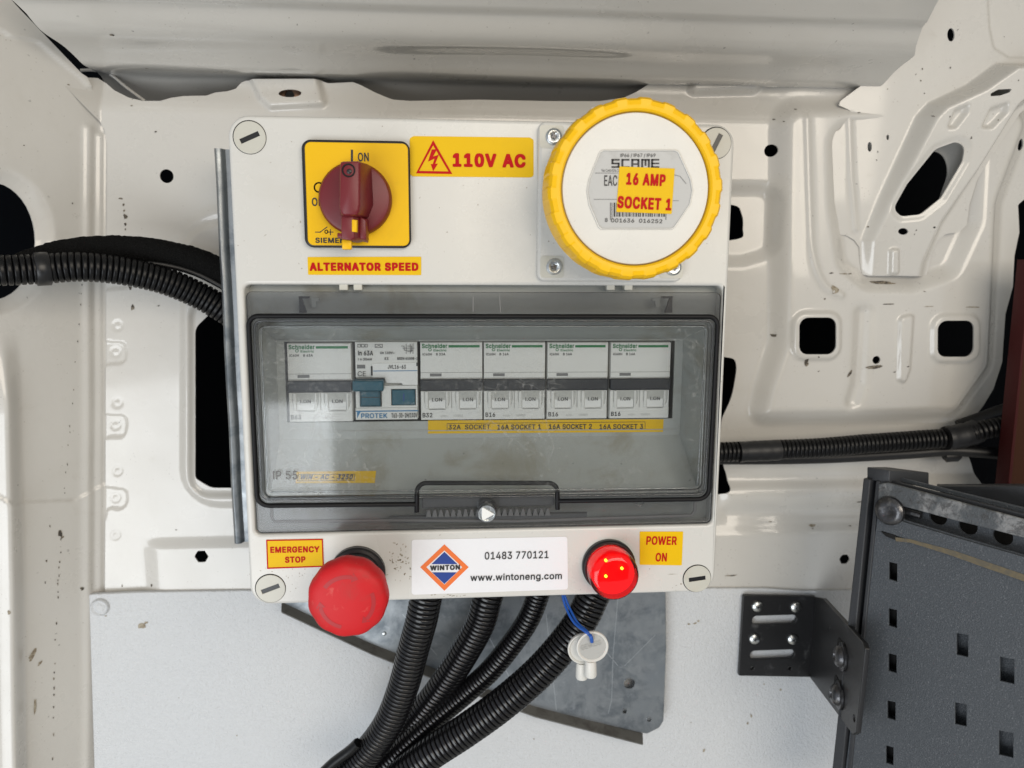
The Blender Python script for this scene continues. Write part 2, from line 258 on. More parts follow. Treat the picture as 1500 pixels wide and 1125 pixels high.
 'h': (410, '114,227 114,0 53,0 53,509 114,509 114,287 102,287 116,319 132,344 152,362 175,374 200,382 227,384 252,383 275,377 295,369 313,356 328,340 341,321 350,298 355,271 357,240 357,0 296,0 296,235 293,263 286,286 273,304 256,318 235,326 210,329 192,328 176,324 161,317 147,308 136,297 126,283 119,266 115,248'),
 'i': (167, '53,0 53,379 114,379 114,0|73,444 63,448 47,463 43,472 41,483 47,504 54,512 84,524 114,512 121,504 125,494 125,472 121,463 105,448 95,444'),
 'k': (381, '110,137 110,212 121,212 284,379 360,379 184,199 177,199|53,0 53,509 114,509 114,0|294,0 148,186 191,229 372,0'),
 'l': (189, '112,0 91,8 74,20 62,37 55,59 53,84 53,509 114,509 114,83 120,62 135,53 170,54 181,3'),
 'm': (610, '53,0 53,379 112,379 112,295 108,295 114,314 122,331 132,346 144,358 158,368 172,376 187,382 203,385 219,386 245,383 268,375 287,361 303,342 314,320 321,295 312,295 318,312 326,329 337,343 350,356 364,366 381,375 398,381 417,385 437,386 458,385 478,380 497,372 514,361 529,346 541,328 550,307 555,283 557,255 557,0 496,0 496,254 493,279 485,298 473,313 456,323 438,329 419,330 402,329 387,326 374,320 363,312 353,302 345,290 336,263 335,247 335,0 274,0 274,260 272,280 265,297 253,311 238,322 220,328 199,330 185,329 171,326 158,320 145,312 135,302 126,289 119,274 115,257 114,238 114,0'),
 'n': (410, '114,227 114,0 53,0 53,379 112,379 112,287 102,287 116,319 132,344 152,362 175,374 200,382 227,384 252,383 275,377 295,369 313,356 328,340 341,321 350,298 355,271 357,240 357,0 296,0 296,235 293,263 286,286 273,304 256,318 235,326 210,329 192,328 176,324 161,317 147,308 136,297 126,283 119,266 115,248'),
 'o': (415, '207,-8 174,-5 144,3 117,16 93,35 72,58 56,85 44,116 37,150 34,187 37,225 44,260 56,291 72,318 93,341 117,360 144,374 174,382 207,384 241,382 271,374 299,360 323,341 343,318 359,291 371,260 379,225 381,187 379,150 371,116 359,85 343,58 323,35 299,16 271,3 241,-5|207,46 231,49 252,55 270,66 285,80 298,97 307,117 314,139 318,163 319,187 318,212 314,236 307,258 298,278 285,296 270,310 252,321 231,328 207,330 184,328 163,321 145,310 130,296 118,278 108,258 102,236 98,212 96,187 98,163 102,139 108,117 118,97 130,80 145,66 163,55 184,49'),
 'p': (424, '53,-143 53,379 112,379 112,319 118,319 137,346 171,373 188,379 207,383 229,384 259,382 287,374 313,361 335,342 354,320 370,293 381,261 388,227 390,189 388,151 381,116 370,84 355,57 336,34 313,16 288,3 260,-6 229,-8 208,-7 189,-3 173,4 159,12 147,21 118,59 114,59 114,-143|220,47 242,49 262,55 279,66 294,80 306,97 316,117 323,139 327,163 328,189 327,215 323,239 316,261 307,281 295,298 280,311 262,322 243,328 220,330 198,328 178,322 161,312 147,299 134,282 125,263 118,241 114,216 113,189 114,162 118,138 125,115 135,95 147,78 162,65 179,55 198,49'),
 'r': (259, '53,0 53,379 112,379 112,321 115,321 124,339 137,354 152,367 171,377 191,383 243,384 243,322 174,321 159,315 146,306 135,296 126,284 119,269 115,254 114,237 114,0'),
 's': (365, '182,-8 157,-7 133,-3 112,3 93,12 76,24 62,38 50,54 41,73 36,94 94,107 101,87 111,72 124,60 141,52 160,47 181,45 206,47 227,53 244,62 258,74 265,88 268,103 266,115 262,126 254,136 243,144 229,150 212,155 149,170 118,180 92,192 72,208 58,227 50,249 47,274 49,295 55,314 65,332 79,347 95,360 115,370 137,378 161,383 187,384 212,383 234,379 254,372 271,363 286,352 299,339 318,308 324,290 268,277 262,291 254,304 243,316 228,325 210,331 187,333 166,331 147,326 131,317 119,305 111,292 109,277 110,264 115,253 124,243 136,235 172,223 229,209 261,200 287,187 306,171 320,153 328,131 331,107 329,85 323,65 312,47 298,31 281,18 260,6 236,-2 210,-7'),
 't': (227, '204,379 204,327 6,327 6,379|65,471 126,471 126,98 127,83 130,70 136,61 144,55 156,51 202,54 213,2 138,-1 113,7 92,21 77,41 68,64 65,93'),
 'u': (410, '182,-5 158,-3 135,2 115,11 97,23 82,39 69,59 60,82 54,109 53,139 53,379 114,379 114,144 116,117 124,94 137,75 154,61 175,53 200,50 218,51 234,55 249,62 263,71 274,83 283,97 290,113 295,132 296,153 296,379 357,379 357,0 298,0 298,92 307,92 294,60 277,35 257,17 234,5 209,-3'),
 'v': (389, '163,0 17,379 84,379 165,155 199,42 206,21 184,21 191,42 209,110 224,155 305,379 371,379 226,0'),
 'w': (567, '138,0 23,379 87,379 133,214 175,41 165,41 192,163 252,379 316,379 362,214 382,136 402,41 391,41 480,379 545,379 429,0 368,0 319,172 277,338 291,338 248,172 199,0'),
 'x': (379, '21,0 171,218 171,171 29,379 100,379 170,270 207,206 175,206 211,270 233,306 282,379 352,379 209,169 209,214 358,0 287,0 173,182 205,182 195,167 91,0'),
 'y': (389, '47,-139 61,-86 138,-64 145,-51 151,-36 163,-1 17,379 84,379 165,155 187,87 199,42 206,21 184,21 224,155 305,379 371,379 204,-58 196,-77 187,-93 177,-107 165,-119 153,-128 139,-136 125,-141 109,-144'),
 'z': (380, '42,0 42,46 254,320 254,323 48,323 48,379 333,379 333,331 126,60 126,56 339,56 339,0'),
 '~': (453, '52,150 53,176 58,199 66,218 76,233 89,246 103,255 119,261 135,265 151,266 168,265 183,262 197,256 212,247 246,221 299,192 312,194 323,199 332,207 339,219 343,234 344,253 400,253 399,226 394,204 386,185 376,170 364,157 349,148 334,142 318,138 301,137 284,138 269,141 239,156 141,209 130,204 121,196 114,185 109,169 108,150'),
}
GLYPH['I'] = (185, '60,0 60,509 125,509 125,0')
TXT = {}
GT = {}
def glyph_tris(ch):
    """letter outline -> triangles, non-zero winding"""
    if ch in GT: return GT[ch]
    enc = GLYPH[ch][1]
    Ls = [[tuple(map(float, q.split(','))) for q in l.split()] for l in enc.split('|')] if enc else []
    pts = [p for L in Ls for p in L]; ed = []; o = 0
    for L in Ls: ed += [(o+i, o+(i+1) % len(L)) for i in range(len(L))]; o += len(L)
    if not pts: GT[ch] = ([], []); return GT[ch]
    V, _, Fc, *_r = delaunay_2d_cdt([Vector(p) for p in pts], ed, [], 0, 1e-4)
    keep = []
    for f in Fc:
        a, b, c = (V[i] for i in f)
        if abs((b-a).cross(c-a)) < 8: continue
        x, y = (a.x+b.x+c.x)/3, (a.y+b.y+c.y)/3; w = 0
        for L in Ls:
            for i in range(len(L)):
                p, q = L[i-1], L[i]
                if (p[1] > y) != (q[1] > y) and x < (q[0]-p[0])*(y-p[1])/(q[1]-p[1])+p[0]: w += 1 if q[1] > p[1] else -1
        if w: keep.append(tuple(f))
    GT[ch] = ([(v.x/1000, v.y/1000) for v in V], keep); return GT[ch]
def text_mesh(s, bold=0.0):
    k = (s, bold)
    if k in TXT: return TXT[k]
    x = 0; V = []; Fc = []
    for ch in s:
        if ch not in GLYPH: x += 0.3; continue
        vs, fs = glyph_tris(ch); o = len(V)
        V += [(a+x, b, 0.0) for a, b in vs]; Fc += [tuple(i+o for i in f) for f in fs]
        x += GLYPH[ch][0]/1000 + bold*1.5
    TXT[k] = (V, Fc)
    if bold > 0:                                   # heavier strokes: shifted copies, a hair apart in depth
        V0, F0_ = TXT[k]; V = []; Fc = []
        for j, (dx, dy) in enumerate(((0, 0), (1, 0), (-1, 0), (0, .7), (0, -.7), (.8, .6), (-.8, .6), (.8, -.6), (-.8, -.6))):
            o = len(V); V += [(x_+dx*bold, y_+dy*bold, j*1.5e-5) for x_, y_, z_ in V0]; Fc += [tuple(i+o for i in q) for q in F0_]
        TXT[k] = (V, Fc)
    return TXT[k]
CAP = 0.509
def text_geo(F, s, a, b, h, w, bold=0.0, shear=0.0):
    """text whose ink runs from local a to b along its baseline, cap height h"""
    V, Fc = text_mesh(s, bold)
    if not V: return [], []
    x0 = min(v[0] for v in V); x1 = max(v[0] for v in V)
    a = Vector(a); b = Vector(b); d = (b-a); L = d.length; d.normalize(); n = Vector((-d.y, d.x))
    k = h/CAP; out = []
    for x, y, dz in V:
        t = (x-x0)/(x1-x0)*L + shear*y*k
        p = a + d*t + n*(y*k)
        out.append(F.pt(p.x, p.y, w+dz))
    return out, Fc
def lettering(F, items, mat, parent, w=0.0002, name='lettering'):
    """items: (text, (px,py) left baseline, (px,py) right baseline, cap height px, bold, shear)"""
    V = []; Fc = []
    for it in items:
        s, a, b, hp = it[:4]; bold = it[4] if len(it) > 4 else 0; sh = it[5] if len(it) > 5 else 0
        A = F.at(*a, w); B = F.at(*b, w); T = F.at(a[0], a[1]-hp, w)
        v, f = text_geo(F, s, A, B, T[1]-A[1], w, bold, sh)
        o = len(V); V += v; Fc += [tuple(i+o for i in q) for q in f]
    return link(name, mesh_pd(name, V, Fc), mat, parent, None)
def strokes(F, lines, width_px, mat, parent, w=0.0002, name='printed_line'):
    """thin printed lines given in picture pixels"""
    V = []; Fc = []
    sc = abs(F.at(751, 560, w)[0]-F.at(750, 560, w)[0])
    for L in lines:
        pts = [Vector(F.at(*p, w)) for p in L]
        for a, b in zip(pts, pts[1:]):
            d = (b-a); 
            if d.length < 1e-9: continue
            d.normalize(); n = Vector((-d.y, d.x))*(width_px*sc/2); e = d*(width_px*sc/2)*0.8
            o = len(V)
            for p in (a-e-n, b+e-n, b+e+n, a-e+n): V.append(F.pt(p.x, p.y, w))
            Fc.append((o, o+1, o+2, o+3))
    return link(name, mesh_pd(name, V, Fc), mat, parent, None)

# ------------------------------------------------------------ helpers: signed distances and pressed sheets
def sd_poly(pts):
    p = np.array(pts, float)
    def f(u, v):
        d = np.full(u.shape, 1e9); s = np.ones(u.shape)
        for i in range(len(p)):
            a = p[i]; b = p[i-1]; e = b-a
            wx = u-a[0]; wy = v-a[1]; t = np.clip((wx*e[0]+wy*e[1])/(e@e+1e-18), 0, 1)
            bx = wx-e[0]*t; by = wy-e[1]*t; d = np.minimum(d, bx*bx+by*by)
            c1 = v >= a[1]; c2 = v < b[1]; c3 = e[0]*wy > e[1]*wx
            s = np.where((c1 & c2 & c3) | (~c1 & ~c2 & ~c3), -s, s)
        return s*np.sqrt(d)                      # negative inside
    return f
def d_line(pts):
    p = np.array(pts, float)
    def f(u, v):
        d = np.full(u.shape, 1e9)
        for i in range(len(p)-1):
            a = p[i]; e = p[i+1]-a
            wx = u-a[0]; wy = v-a[1]; t = np.clip((wx*e[0]+wy*e[1])/(e@e+1e-18), 0, 1)
            d = np.minimum(d, (wx-e[0]*t)**2+(wy-e[1]*t)**2)
        return np.sqrt(d)
    return f
def ss(x): x = np.clip(x, 0, 1); return x*x*(3-2*x)
def sheet(name, F, bounds, res, hf, keep, thick, mat, parent=None, back=False):
    u0, u1, v0, v1 = bounds
    nu = int((u1-u0)/res)+1; nv = int((v1-v0)/res)+1
    U, V = np.meshgrid(np.linspace(u0, u1, nu), np.linspace(v0, v1, nv)); U = U.ravel(); V = V.ravel()
    D = keep(U, V)
    idx = np.arange(nu*nv).reshape(nv, nu)
    a = idx[:-1, :-1].ravel(); b = idx[:-1, 1:].ravel(); c = idx[1:, 1:].ravel(); d = idx[1:, :-1].ravel()
    T = np.concatenate([np.stack([a, b, c], 1), np.stack([a, c, d], 1)])
    ins = D > 0; cnt = ins[T].sum(1)
    full = T[cnt == 3]; mix = T[(cnt > 0) & (cnt < 3)]
    xu = []; tris = []; cut = {}; segs = []
    base = nu*nv
    def cp(i, j):
        k = (min(i, j), max(i, j))
        if k not in cut:
            t = D[i]/(D[i]-D[j]); cut[k] = base+len(xu); xu.append((U[i]+(U[j]-U[i])*t, V[i]+(V[j]-V[i])*t))
        return cut[k]
    for t in mix.tolist():
        m = [ins[i] for i in t]
        if sum(m) == 1:
            k = m.index(True); i, j, l = t[k], t[(k+1) % 3], t[(k+2) % 3]
            p, q = cp(i, j), cp(i, l); tris.append((i, p, q)); segs.append((p, q))
        else:
            k = m.index(False); i, j, l = t[k], t[(k+1) % 3], t[(k+2) % 3]
            p, q = cp(j, i), cp(l, i); tris.append((p, j, l)); tris.append((p, l, q)); segs.append((q, p))
    if xu:
        xa = np.array(xu); U = np.concatenate([U, xa[:, 0]]); V = np.concatenate([V, xa[:, 1]])
        full = np.concatenate([full, np.array(tris)])
    H = hf(U, V)
    co = np.array([F.o]) + U[:, None]*np.array([F.ex]) + V[:, None]*np.array([F.ey]) + H[:, None]*np.array([F.ez])
    # rim round every hole and along the outline
    rv = []; rf = []; n0 = len(co); ez = np.array(F.ez)
    for p, q in segs:
        o = n0+len(rv); rv += [co[p], co[q], co[q]-ez*thick, co[p]-ez*thick]; rf += [(o+1, o, o+3), (o+1, o+3, o+2)]
    if rv: co = np.concatenate([co, np.array(rv)]); full = np.concatenate([full, np.array(rf)])
    used = np.unique(full); rem = np.full(len(co), -1); rem[used] = np.arange(len(used)); co = co[used]; full = rem[full]
    me = bpy.data.meshes.new(name); me.vertices.add(len(co)); me.vertices.foreach_set('co', co.astype(np.float32).ravel())
    me.loops.add(full.size); me.loops.foreach_set('vertex_index', full.astype(np.int32).ravel())
    me.polygons.add(len(full)); me.polygons.foreach_set('loop_start', np.arange(0, full.size, 3, dtype=np.int32))
    me.update(calc_edges=True); me.validate()
    me.polygons.foreach_set('use_smooth', [True]*len(me.polygons))
    return link(name, me, mat, parent, None)

# ------------------------------------------------------------ materials
def mat(name, col, rough=0.5, metal=0.0, bump=None, stain=None, speck=None, spec=0.5, coat=0.0, rvar=None, emit=None, detail=None):
    """bump=(scale, strength, distance); stain=(scale, low, high, colour, amount); speck=(scale, size, colour, amount)"""
    m = bpy.data.materials.new(name); m.use_nodes = True; nt = m.node_tree; N = nt.nodes; L = nt.links
    b = N['Principled BSDF']; b.inputs['Roughness'].default_value = rough; b.inputs['Metallic'].default_value = metal
    b.inputs['Specular IOR Level'].default_value = spec; b.inputs['Coat Weight'].default_value = coat; b.inputs['Coat Roughness'].default_value = 0.07
    tc = N.new('ShaderNodeTexCoord'); geo = tc.outputs['Object']
    rgb = N.new('ShaderNodeRGB'); rgb.outputs[0].default_value = (*col, 1); cur = rgb.outputs[0]
    def noise(scale, det=4, rou=0.6, dist=0.0):
        n = N.new('ShaderNodeTexNoise'); n.inputs['Scale'].default_value = scale; n.inputs['Detail'].default_value = det
        n.inputs['Roughness'].default_value = rou; n.inputs['Distortion'].default_value = dist; L.new(geo, n.inputs['Vector']); return n
    def ramp(src, a, c):
        r = N.new('ShaderNodeMapRange'); r.inputs[1].default_value = a; r.inputs[2].default_value = c; r.interpolation_type = 'SMOOTHSTEP'; L.new(src, r.inputs[0]); return r.outputs[0]
    def mix(fac, ccol, amt):
        nonlocal cur
        mu = N.new('ShaderNodeMath'); mu.operation = 'MULTIPLY'; mu.inputs[1].default_value = amt; L.new(fac, mu.inputs[0])
        x = N.new('ShaderNodeMix'); x.data_type = 'RGBA'; L.new(mu.outputs[0], x.inputs[0]); L.new(cur, x.inputs[6]); x.inputs[7].default_value = (*ccol, 1)
        cur = x.outputs[2]
    for st in ([stain] if isinstance(stain, tuple) else stain or []):
        sc, lo, hi, c, a = st; mix(ramp(noise(sc, 6, 0.65, 0.4).outputs['Fac'], lo, hi), c, a)
    for sp in ([speck] if isinstance(speck, tuple) else speck or []):
        sc, size, c, a = sp
        v = N.new('ShaderNodeTexVoronoi'); v.inputs['Scale'].default_value = sc; v.inputs['Randomness'].default_value = 1
        nz = noise(sc*2.2, 2); ad = N.new('ShaderNodeVectorMath'); ad.operation = 'MULTIPLY_ADD'; L.new(nz.outputs['Color'], ad.inputs[0]); ad.inputs[1].default_value = (0.5/sc,)*3; L.new(geo, ad.inputs[2]); L.new(ad.outputs[0], v.inputs['Vector'])
        f1 = ramp(v.outputs['Distance'], size, size*0.6)
        # only in dirty areas
        f2 = ramp(noise(sc*0.22, 3).outputs['Fac'], 0.52, 0.62)
        sel = ramp(v.outputs['Color'], 0.45, 0.5)
        m1 = N.new('ShaderNodeMath'); m1.operation = 'MULTIPLY'; L.new(f1, m1.inputs[0]); L.new(f2, m1.inputs[1])
        m2 = N.new('ShaderNodeMath'); m2.operation = 'MULTIPLY'; L.new(m1.outputs[0], m2.inputs[0]); L.new(sel, m2.inputs[1])
        mix(m2.outputs[0], c, a)
    L.new(cur, b.inputs['Base Color'])
    if rvar:
        sc, a, c = rvar; r = N.new('ShaderNodeMapRange'); r.inputs[1].default_value = 0.3; r.inputs[2].default_value = 0.7; r.inputs[3].default_value = a; r.inputs[4].default_value = c
        L.new(noise(sc, 5).outputs['Fac'], r.inputs[0]); L.new(r.outputs[0], b.inputs['Roughness'])
    prev = None
    for bp in ([bump] if isinstance(bump, tuple) else bump or []):
        sc, stg, dst = bp; bn = N.new('ShaderNodeBump'); bn.inputs['Strength'].default_value = stg; bn.inputs['Distance'].default_value = dst
        L.new(noise(sc, 3).outputs['Fac'], bn.inputs['Height'])
        if prev: L.new(prev, bn.inputs['Normal'])
        prev = bn.outputs[0]
    if prev: L.new(prev, b.inputs['Normal'])
    if emit: b.inputs['Emission Color'].default_value = (*emit[0], 1); b.inputs['Emission Strength'].default_value = emit[1]
    return m
def tinted(name, tint, gloss_rough=0.06, haze=0.04, hcol=(0.5, 0.5, 0.48), scratch=True):
    m = bpy.data.materials.new(name); m.use_nodes = True; nt = m.node_tree; N = nt.nodes; L = nt.links; N.clear()
    out = N.new('ShaderNodeOutputMaterial'); tr = N.new('ShaderNodeBsdfTransparent'); tr.inputs[0].default_value = (*tint, 1)
    gl = N.new('ShaderNodeBsdfGlossy'); gl.inputs['Roughness'].default_value = gloss_rough
    fr = N.new('ShaderNodeFresnel'); fr.inputs[0].default_value = 1.5
    df = N.new('ShaderNodeBsdfDiffuse'); df.inputs[0].default_value = (*hcol, 1)
    tc = N.new('ShaderNodeTexCoord')
    n1 = N.new('ShaderNodeTexNoise'); n1.inputs['Scale'].default_value = 14; n1.inputs['Detail'].default_value = 5; L.new(tc.outputs['Object'], n1.inputs[0])
    r1 = N.new('ShaderNodeMapRange'); r1.inputs[1].default_value = 0.35; r1.inputs[2].default_value = 0.75; r1.inputs[3].default_value = haze*0.5; r1.inputs[4].default_value = haze*1.7; L.new(n1.outputs['Fac'], r1.inputs[0])
    fac = r1.outputs[0]
    if scratch:
        n2 = N.new('ShaderNodeTexNoise'); n2.inputs['Scale'].default_value = 420; n2.inputs['Detail'].default_value = 2; L.new(tc.outputs['Object'], n2.inputs[0])
        r2 = N.new('ShaderNodeMapRange'); r2.inputs[1].default_value = 0.58; r2.inputs[2].default_value = 0.76; r2.inputs[3].default_value = 0; r2.inputs[4].default_value = 0.22; L.new(n2.outputs['Fac'], r2.inputs[0])
        wv = N.new('ShaderNodeTexVoronoi'); wv.feature = 'DISTANCE_TO_EDGE'; wv.inputs['Scale'].default_value = 38; 
        nd = N.new('ShaderNodeTexNoise'); nd.inputs['Scale'].default_value = 25; L.new(tc.outputs['Object'], nd.inputs[0])
        va = N.new('ShaderNodeVectorMath'); va.operation = 'MULTIPLY_ADD'; L.new(nd.outputs['Color'], va.inputs[0]); va.inputs[1].default_value = (0.05,)*3; L.new(tc.outputs['Object'], va.inputs[2]); L.new(va.outputs[0], wv.inputs['Vector'])
        r3 = N.new('ShaderNodeMapRange'); r3.inputs[1].default_value = 0.012; r3.inputs[2].default_value = 0.004; r3.inputs[3].default_value = 0; r3.inputs[4].default_value = 0.10; L.new(wv.outputs['Distance'], r3.inputs[0])
        g = N.new('ShaderNodeMapRange'); g.inputs[1].default_value = 0.5; g.inputs[2].default_value = 0.62; L.new(n1.outputs['Fac'], g.inputs[0])
        mm = N.new('ShaderNodeMath'); mm.operation = 'ADD'; L.new(r2.outputs[0], mm.inputs[0]); L.new(r3.outputs[0], mm.inputs[1])
        mg = N.new('ShaderNodeMath'); mg.operation = 'MULTIPLY'; L.new(mm.outputs[0], mg.inputs[0]); L.new(g.outputs[0], mg.inputs[1])
        ad = N.new('ShaderNodeMath'); ad.operation = 'ADD'; L.new(fac, ad.inputs[0]); L.new(mg.outputs[0], ad.inputs[1]); fac = ad.outputs[0]
    m1 = N.new('ShaderNodeMixShader'); L.new(fac, m1.inputs[0]); L.new(tr.outputs[0], m1.inputs[1]); L.new(df.outputs[0], m1.inputs[2])
    m2 = N.new('ShaderNodeMixShader'); L.new(fr.outputs[0], m2.inputs[0]); L.new(m1.outputs[0], m2.inputs[1]); L.new(gl.outputs[0], m2.inputs[2])
    L.new(m2.outputs[0], out.inputs[0])
    return m

DIRT = (0.16, 0.12, 0.08); DK = (0.03, 0.028, 0.025)
M = {}
M['paint'] = mat('cream_van_paint', (0.565, 0.545, 0.505), 0.36, coat=0.75, bump=(38, 0.16, 0.002),
                 stain=[(9, 0.52, 0.80, (0.45, 0.42, 0.36), 0.30), (70, 0.60, 0.80, (0.40, 0.36, 0.30), 0.25)], speck=[(130, 0.11, DK, 0.6), (420, 0.2, DIRT, 0.35)], rvar=(20, 0.22, 0.42))
M['lining'] = mat('textured_white_lining', (0.63, 0.645, 0.66), 0.55, bump=[(800, 0.8, 0.0014), (330, 0.4, 0.0012)],
                  stain=(12, 0.55, 0.8, (0.55, 0.53, 0.48), 0.25), speck=(70, 0.07, (0.25, 0.22, 0.18), 0.6))
M['shell'] = mat('dark_body_cavity', (0.0025, 0.003, 0.004), 0.9, spec=0.05)  # near-black colour stands in for the darkness inside the cavity
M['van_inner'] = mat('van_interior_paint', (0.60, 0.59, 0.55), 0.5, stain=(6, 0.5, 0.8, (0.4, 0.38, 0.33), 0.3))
M['far_side'] = mat('shaded_load_space_lining', (0.16, 0.16, 0.155), 0.7, stain=(4, 0.45, 0.6, (0.07, 0.07, 0.07), 0.7))  # shade of the opposite side put into the colour, dims cover reflections
M['box'] = mat('light_grey_abs', (0.61, 0.60, 0.565), 0.28, bump=(60, 0.03, 0.001), stain=[(16, 0.55, 0.8, (0.52, 0.50, 0.44), 0.30), (150, 0.66, 0.8, (0.35, 0.30, 0.22), 0.25)], speck=(260, 0.12, (0.2, 0.15, 0.1), 0.6), rvar=(30, 0.20, 0.36))
M['box_cap'] = mat('cream_cap_plastic', (0.53, 0.52, 0.46), 0.35, stain=(60, 0.5, 0.8, (0.42, 0.38, 0.28), 0.5))
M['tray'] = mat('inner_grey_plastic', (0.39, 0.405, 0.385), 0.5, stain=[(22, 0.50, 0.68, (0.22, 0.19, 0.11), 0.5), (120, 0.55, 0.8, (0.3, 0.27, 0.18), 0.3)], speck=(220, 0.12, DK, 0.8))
M['tray_dark'] = mat('shaded_grey_plastic', (0.20, 0.20, 0.20), 0.5)  # darker copy of the tray plastic, shade put into the colour
M['black'] = mat('black_plastic', (0.008, 0.008, 0.009), 0.35, bump=(200, 0.05, 0.001))
M['gap'] = mat('black_gap', (0.006, 0.006, 0.006), 0.9)  # near-black colour stands in for shade in gaps and recesses
M['seal'] = mat('black_rubber_seal', (0.004, 0.004, 0.005), 0.5, spec=0.25)
M['yellow'] = mat('yellow_plate', (0.80, 0.47, 0.001), 0.42, spec=0.25, stain=(40, 0.5, 0.8, (0.50, 0.30, 0.01), 0.35), bump=(80, 0.05, 0.001))
M['yellow_ring'] = mat('yellow_plastic', (0.86, 0.49, 0.001), 0.38, spec=0.3, stain=(60, 0.55, 0.8, (0.6, 0.28, 0.01), 0.3))
M['sticker_y'] = mat('yellow_vinyl', (0.76, 0.47, 0.001), 0.5, spec=0.2, stain=(50, 0.5, 0.85, (0.62, 0.42, 0.02), 0.4), bump=(120, 0.1, 0.0008))
M['sticker_w'] = mat('white_vinyl', (0.78, 0.78, 0.80), 0.28, bump=(70, 0.25, 0.0012))
M['red_print'] = mat('red_print', (0.48, 0.004, 0.006), 0.55, spec=0.15)
M['black_print'] = mat('black_print', (0.015, 0.015, 0.015), 0.5)
M['grey_print'] = mat('grey_print', (0.16, 0.16, 0.16), 0.5)
M['pale_print'] = mat('pale_grey_print', (0.40, 0.40, 0.38), 0.5)
M['green_print'] = mat('green_print', (0.006, 0.17, 0.05), 0.5)
M['blue_print'] = mat('blue_print', (0.02, 0.18, 0.38), 0.5)
M['navy_print'] = mat('navy_print', (0.008, 0.04, 0.25), 0.4)
M['orange_print'] = mat('orange_print', (0.78, 0.16, 0.02), 0.4)
M['white_print'] = mat('white_print', (0.8, 0.8, 0.82), 0.4)
M['knob'] = mat('dark_red_plastic', (0.15, 0.006, 0.012), 0.42, stain=(70, 0.5, 0.8, (0.14, 0.03, 0.03), 0.4), bump=(150, 0.08, 0.0008))
M['stop'] = mat('red_plastic', (0.56, 0.010, 0.014), 0.50, spec=0.3, stain=[(60, 0.5, 0.75, (0.30, 0.05, 0.04), 0.45), (200, 0.6, 0.8, (0.7, 0.25, 0.2), 0.25)], bump=(300, 0.08, 0.0006))
M['stop_mark'] = mat('dark_red_arrow', (0.40, 0.012, 0.016), 0.5)
M['steel'] = mat('galvanised_steel', (0.30, 0.318, 0.33), 0.40, metal=0.85, stain=[(45, 0.42, 0.68, (0.10, 0.12, 0.14), 0.8), (14, 0.45, 0.7, (0.27, 0.30, 0.32), 0.5), (160, 0.55, 0.7, (0.38, 0.40, 0.42), 0.4)], rvar=(45, 0.28, 0.55), bump=(60, 0.1, 0.001))
M['zinc'] = mat('zinc_screw', (0.62, 0.64, 0.64), 0.28, metal=1.0, bump=(700, 0.3, 0.0005))
M['bolt'] = mat('dull_bolt', (0.10, 0.10, 0.105), 0.32, metal=0.9, bump=(500, 0.35, 0.0006), stain=(200, 0.5, 0.7, (0.3, 0.29, 0.28), 0.6))
M['conduit'] = mat('black_conduit', (0.005, 0.005, 0.006), 0.22, stain=(80, 0.6, 0.8, (0.03, 0.03, 0.028), 0.4), spec=0.5)
M['loom'] = mat('black_loom', (0.003, 0.003, 0.0035), 0.36, spec=0.3)
M['fleece'] = mat('black_fleece_tape', (0.008, 0.008, 0.008), 1.0, bump=(900, 1.0, 0.002), spec=0.1)
M['cavity_rubber'] = mat('black_tape', (0.008, 0.008, 0.009), 0.45)
M['rack'] = mat('grey_powder_coat', (0.060, 0.068, 0.078), 0.42, bump=[(1300, 0.7, 0.0006)], stain=[(11, 0.56, 0.74, (0.16, 0.17, 0.18), 0.6), (1100, 0.52, 0.70, (0.17, 0.18, 0.195), 0.7)])
M['rack_worn'] = mat('worn_powder_coat', (0.075, 0.082, 0.088), 0.40, bump=[(900, 0.5, 0.0006)], stain=[(45, 0.45, 0.62, (0.28, 0.28, 0.28), 0.8), (180, 0.48, 0.62, (0.05, 0.05, 0.05), 0.8)])
M['rack_dark'] = mat('dark_profile', (0.030, 0.032, 0.036), 0.45, bump=(900, 0.3, 0.0005))
M['bracket'] = mat('black_bracket', (0.010, 0.010, 0.011), 0.40, bump=(800, 0.25, 0.0004), stain=(60, 0.58, 0.72, (0.12, 0.12, 0.12), 0.5))
M['scratch'] = mat('tan_scratch', (0.15, 0.12, 0.07), 0.7, stain=(300, 0.4, 0.6, (0.10, 0.09, 0.07), 0.7))
M['wood'] = mat('brown_board', (0.05, 0.018, 0.009), 0.75, spec=0.15, stain=(60, 0.4, 0.7, (0.05, 0.02, 0.01), 0.7), bump=(200, 0.2, 0.001))
M['wood_edge'] = mat('red_brown_edge', (0.05, 0.006, 0.006), 0.6, spec=0.2)
M['breaker'] = mat('breaker_grey', (0.72, 0.72, 0.69), 0.42, stain=[(45, 0.55, 0.75, (0.42, 0.36, 0.24), 0.45)], speck=(380, 0.12, DIRT, 0.7))
M['tab'] = mat('white_switch_flag', (0.80, 0.80, 0.78), 0.35)
M['bar'] = mat('charcoal_toggle', (0.012, 0.015, 0.021), 0.45, stain=(250, 0.55, 0.8, (0.12, 0.12, 0.12), 0.6))
M['teal'] = mat('teal_plastic', (0.002, 0.085, 0.13), 0.35)
M['cord'] = mat('blue_cord', (0.01, 0.09, 0.42), 0.4)
M['tagp'] = mat('off_white_plastic', (0.68, 0.67, 0.63), 0.4)
M['tagface'] = mat('grey_tag_face', (0.42, 0.42, 0.40), 0.5)
M['copper'] = mat('coppery_nut', (0.42, 0.26, 0.18), 0.45, metal=0.6)
M['scuff'] = mat('dark_scuff', (0.05, 0.042, 0.035), 0.8, stain=(500, 0.45, 0.6, (0.28, 0.24, 0.18), 0.8))
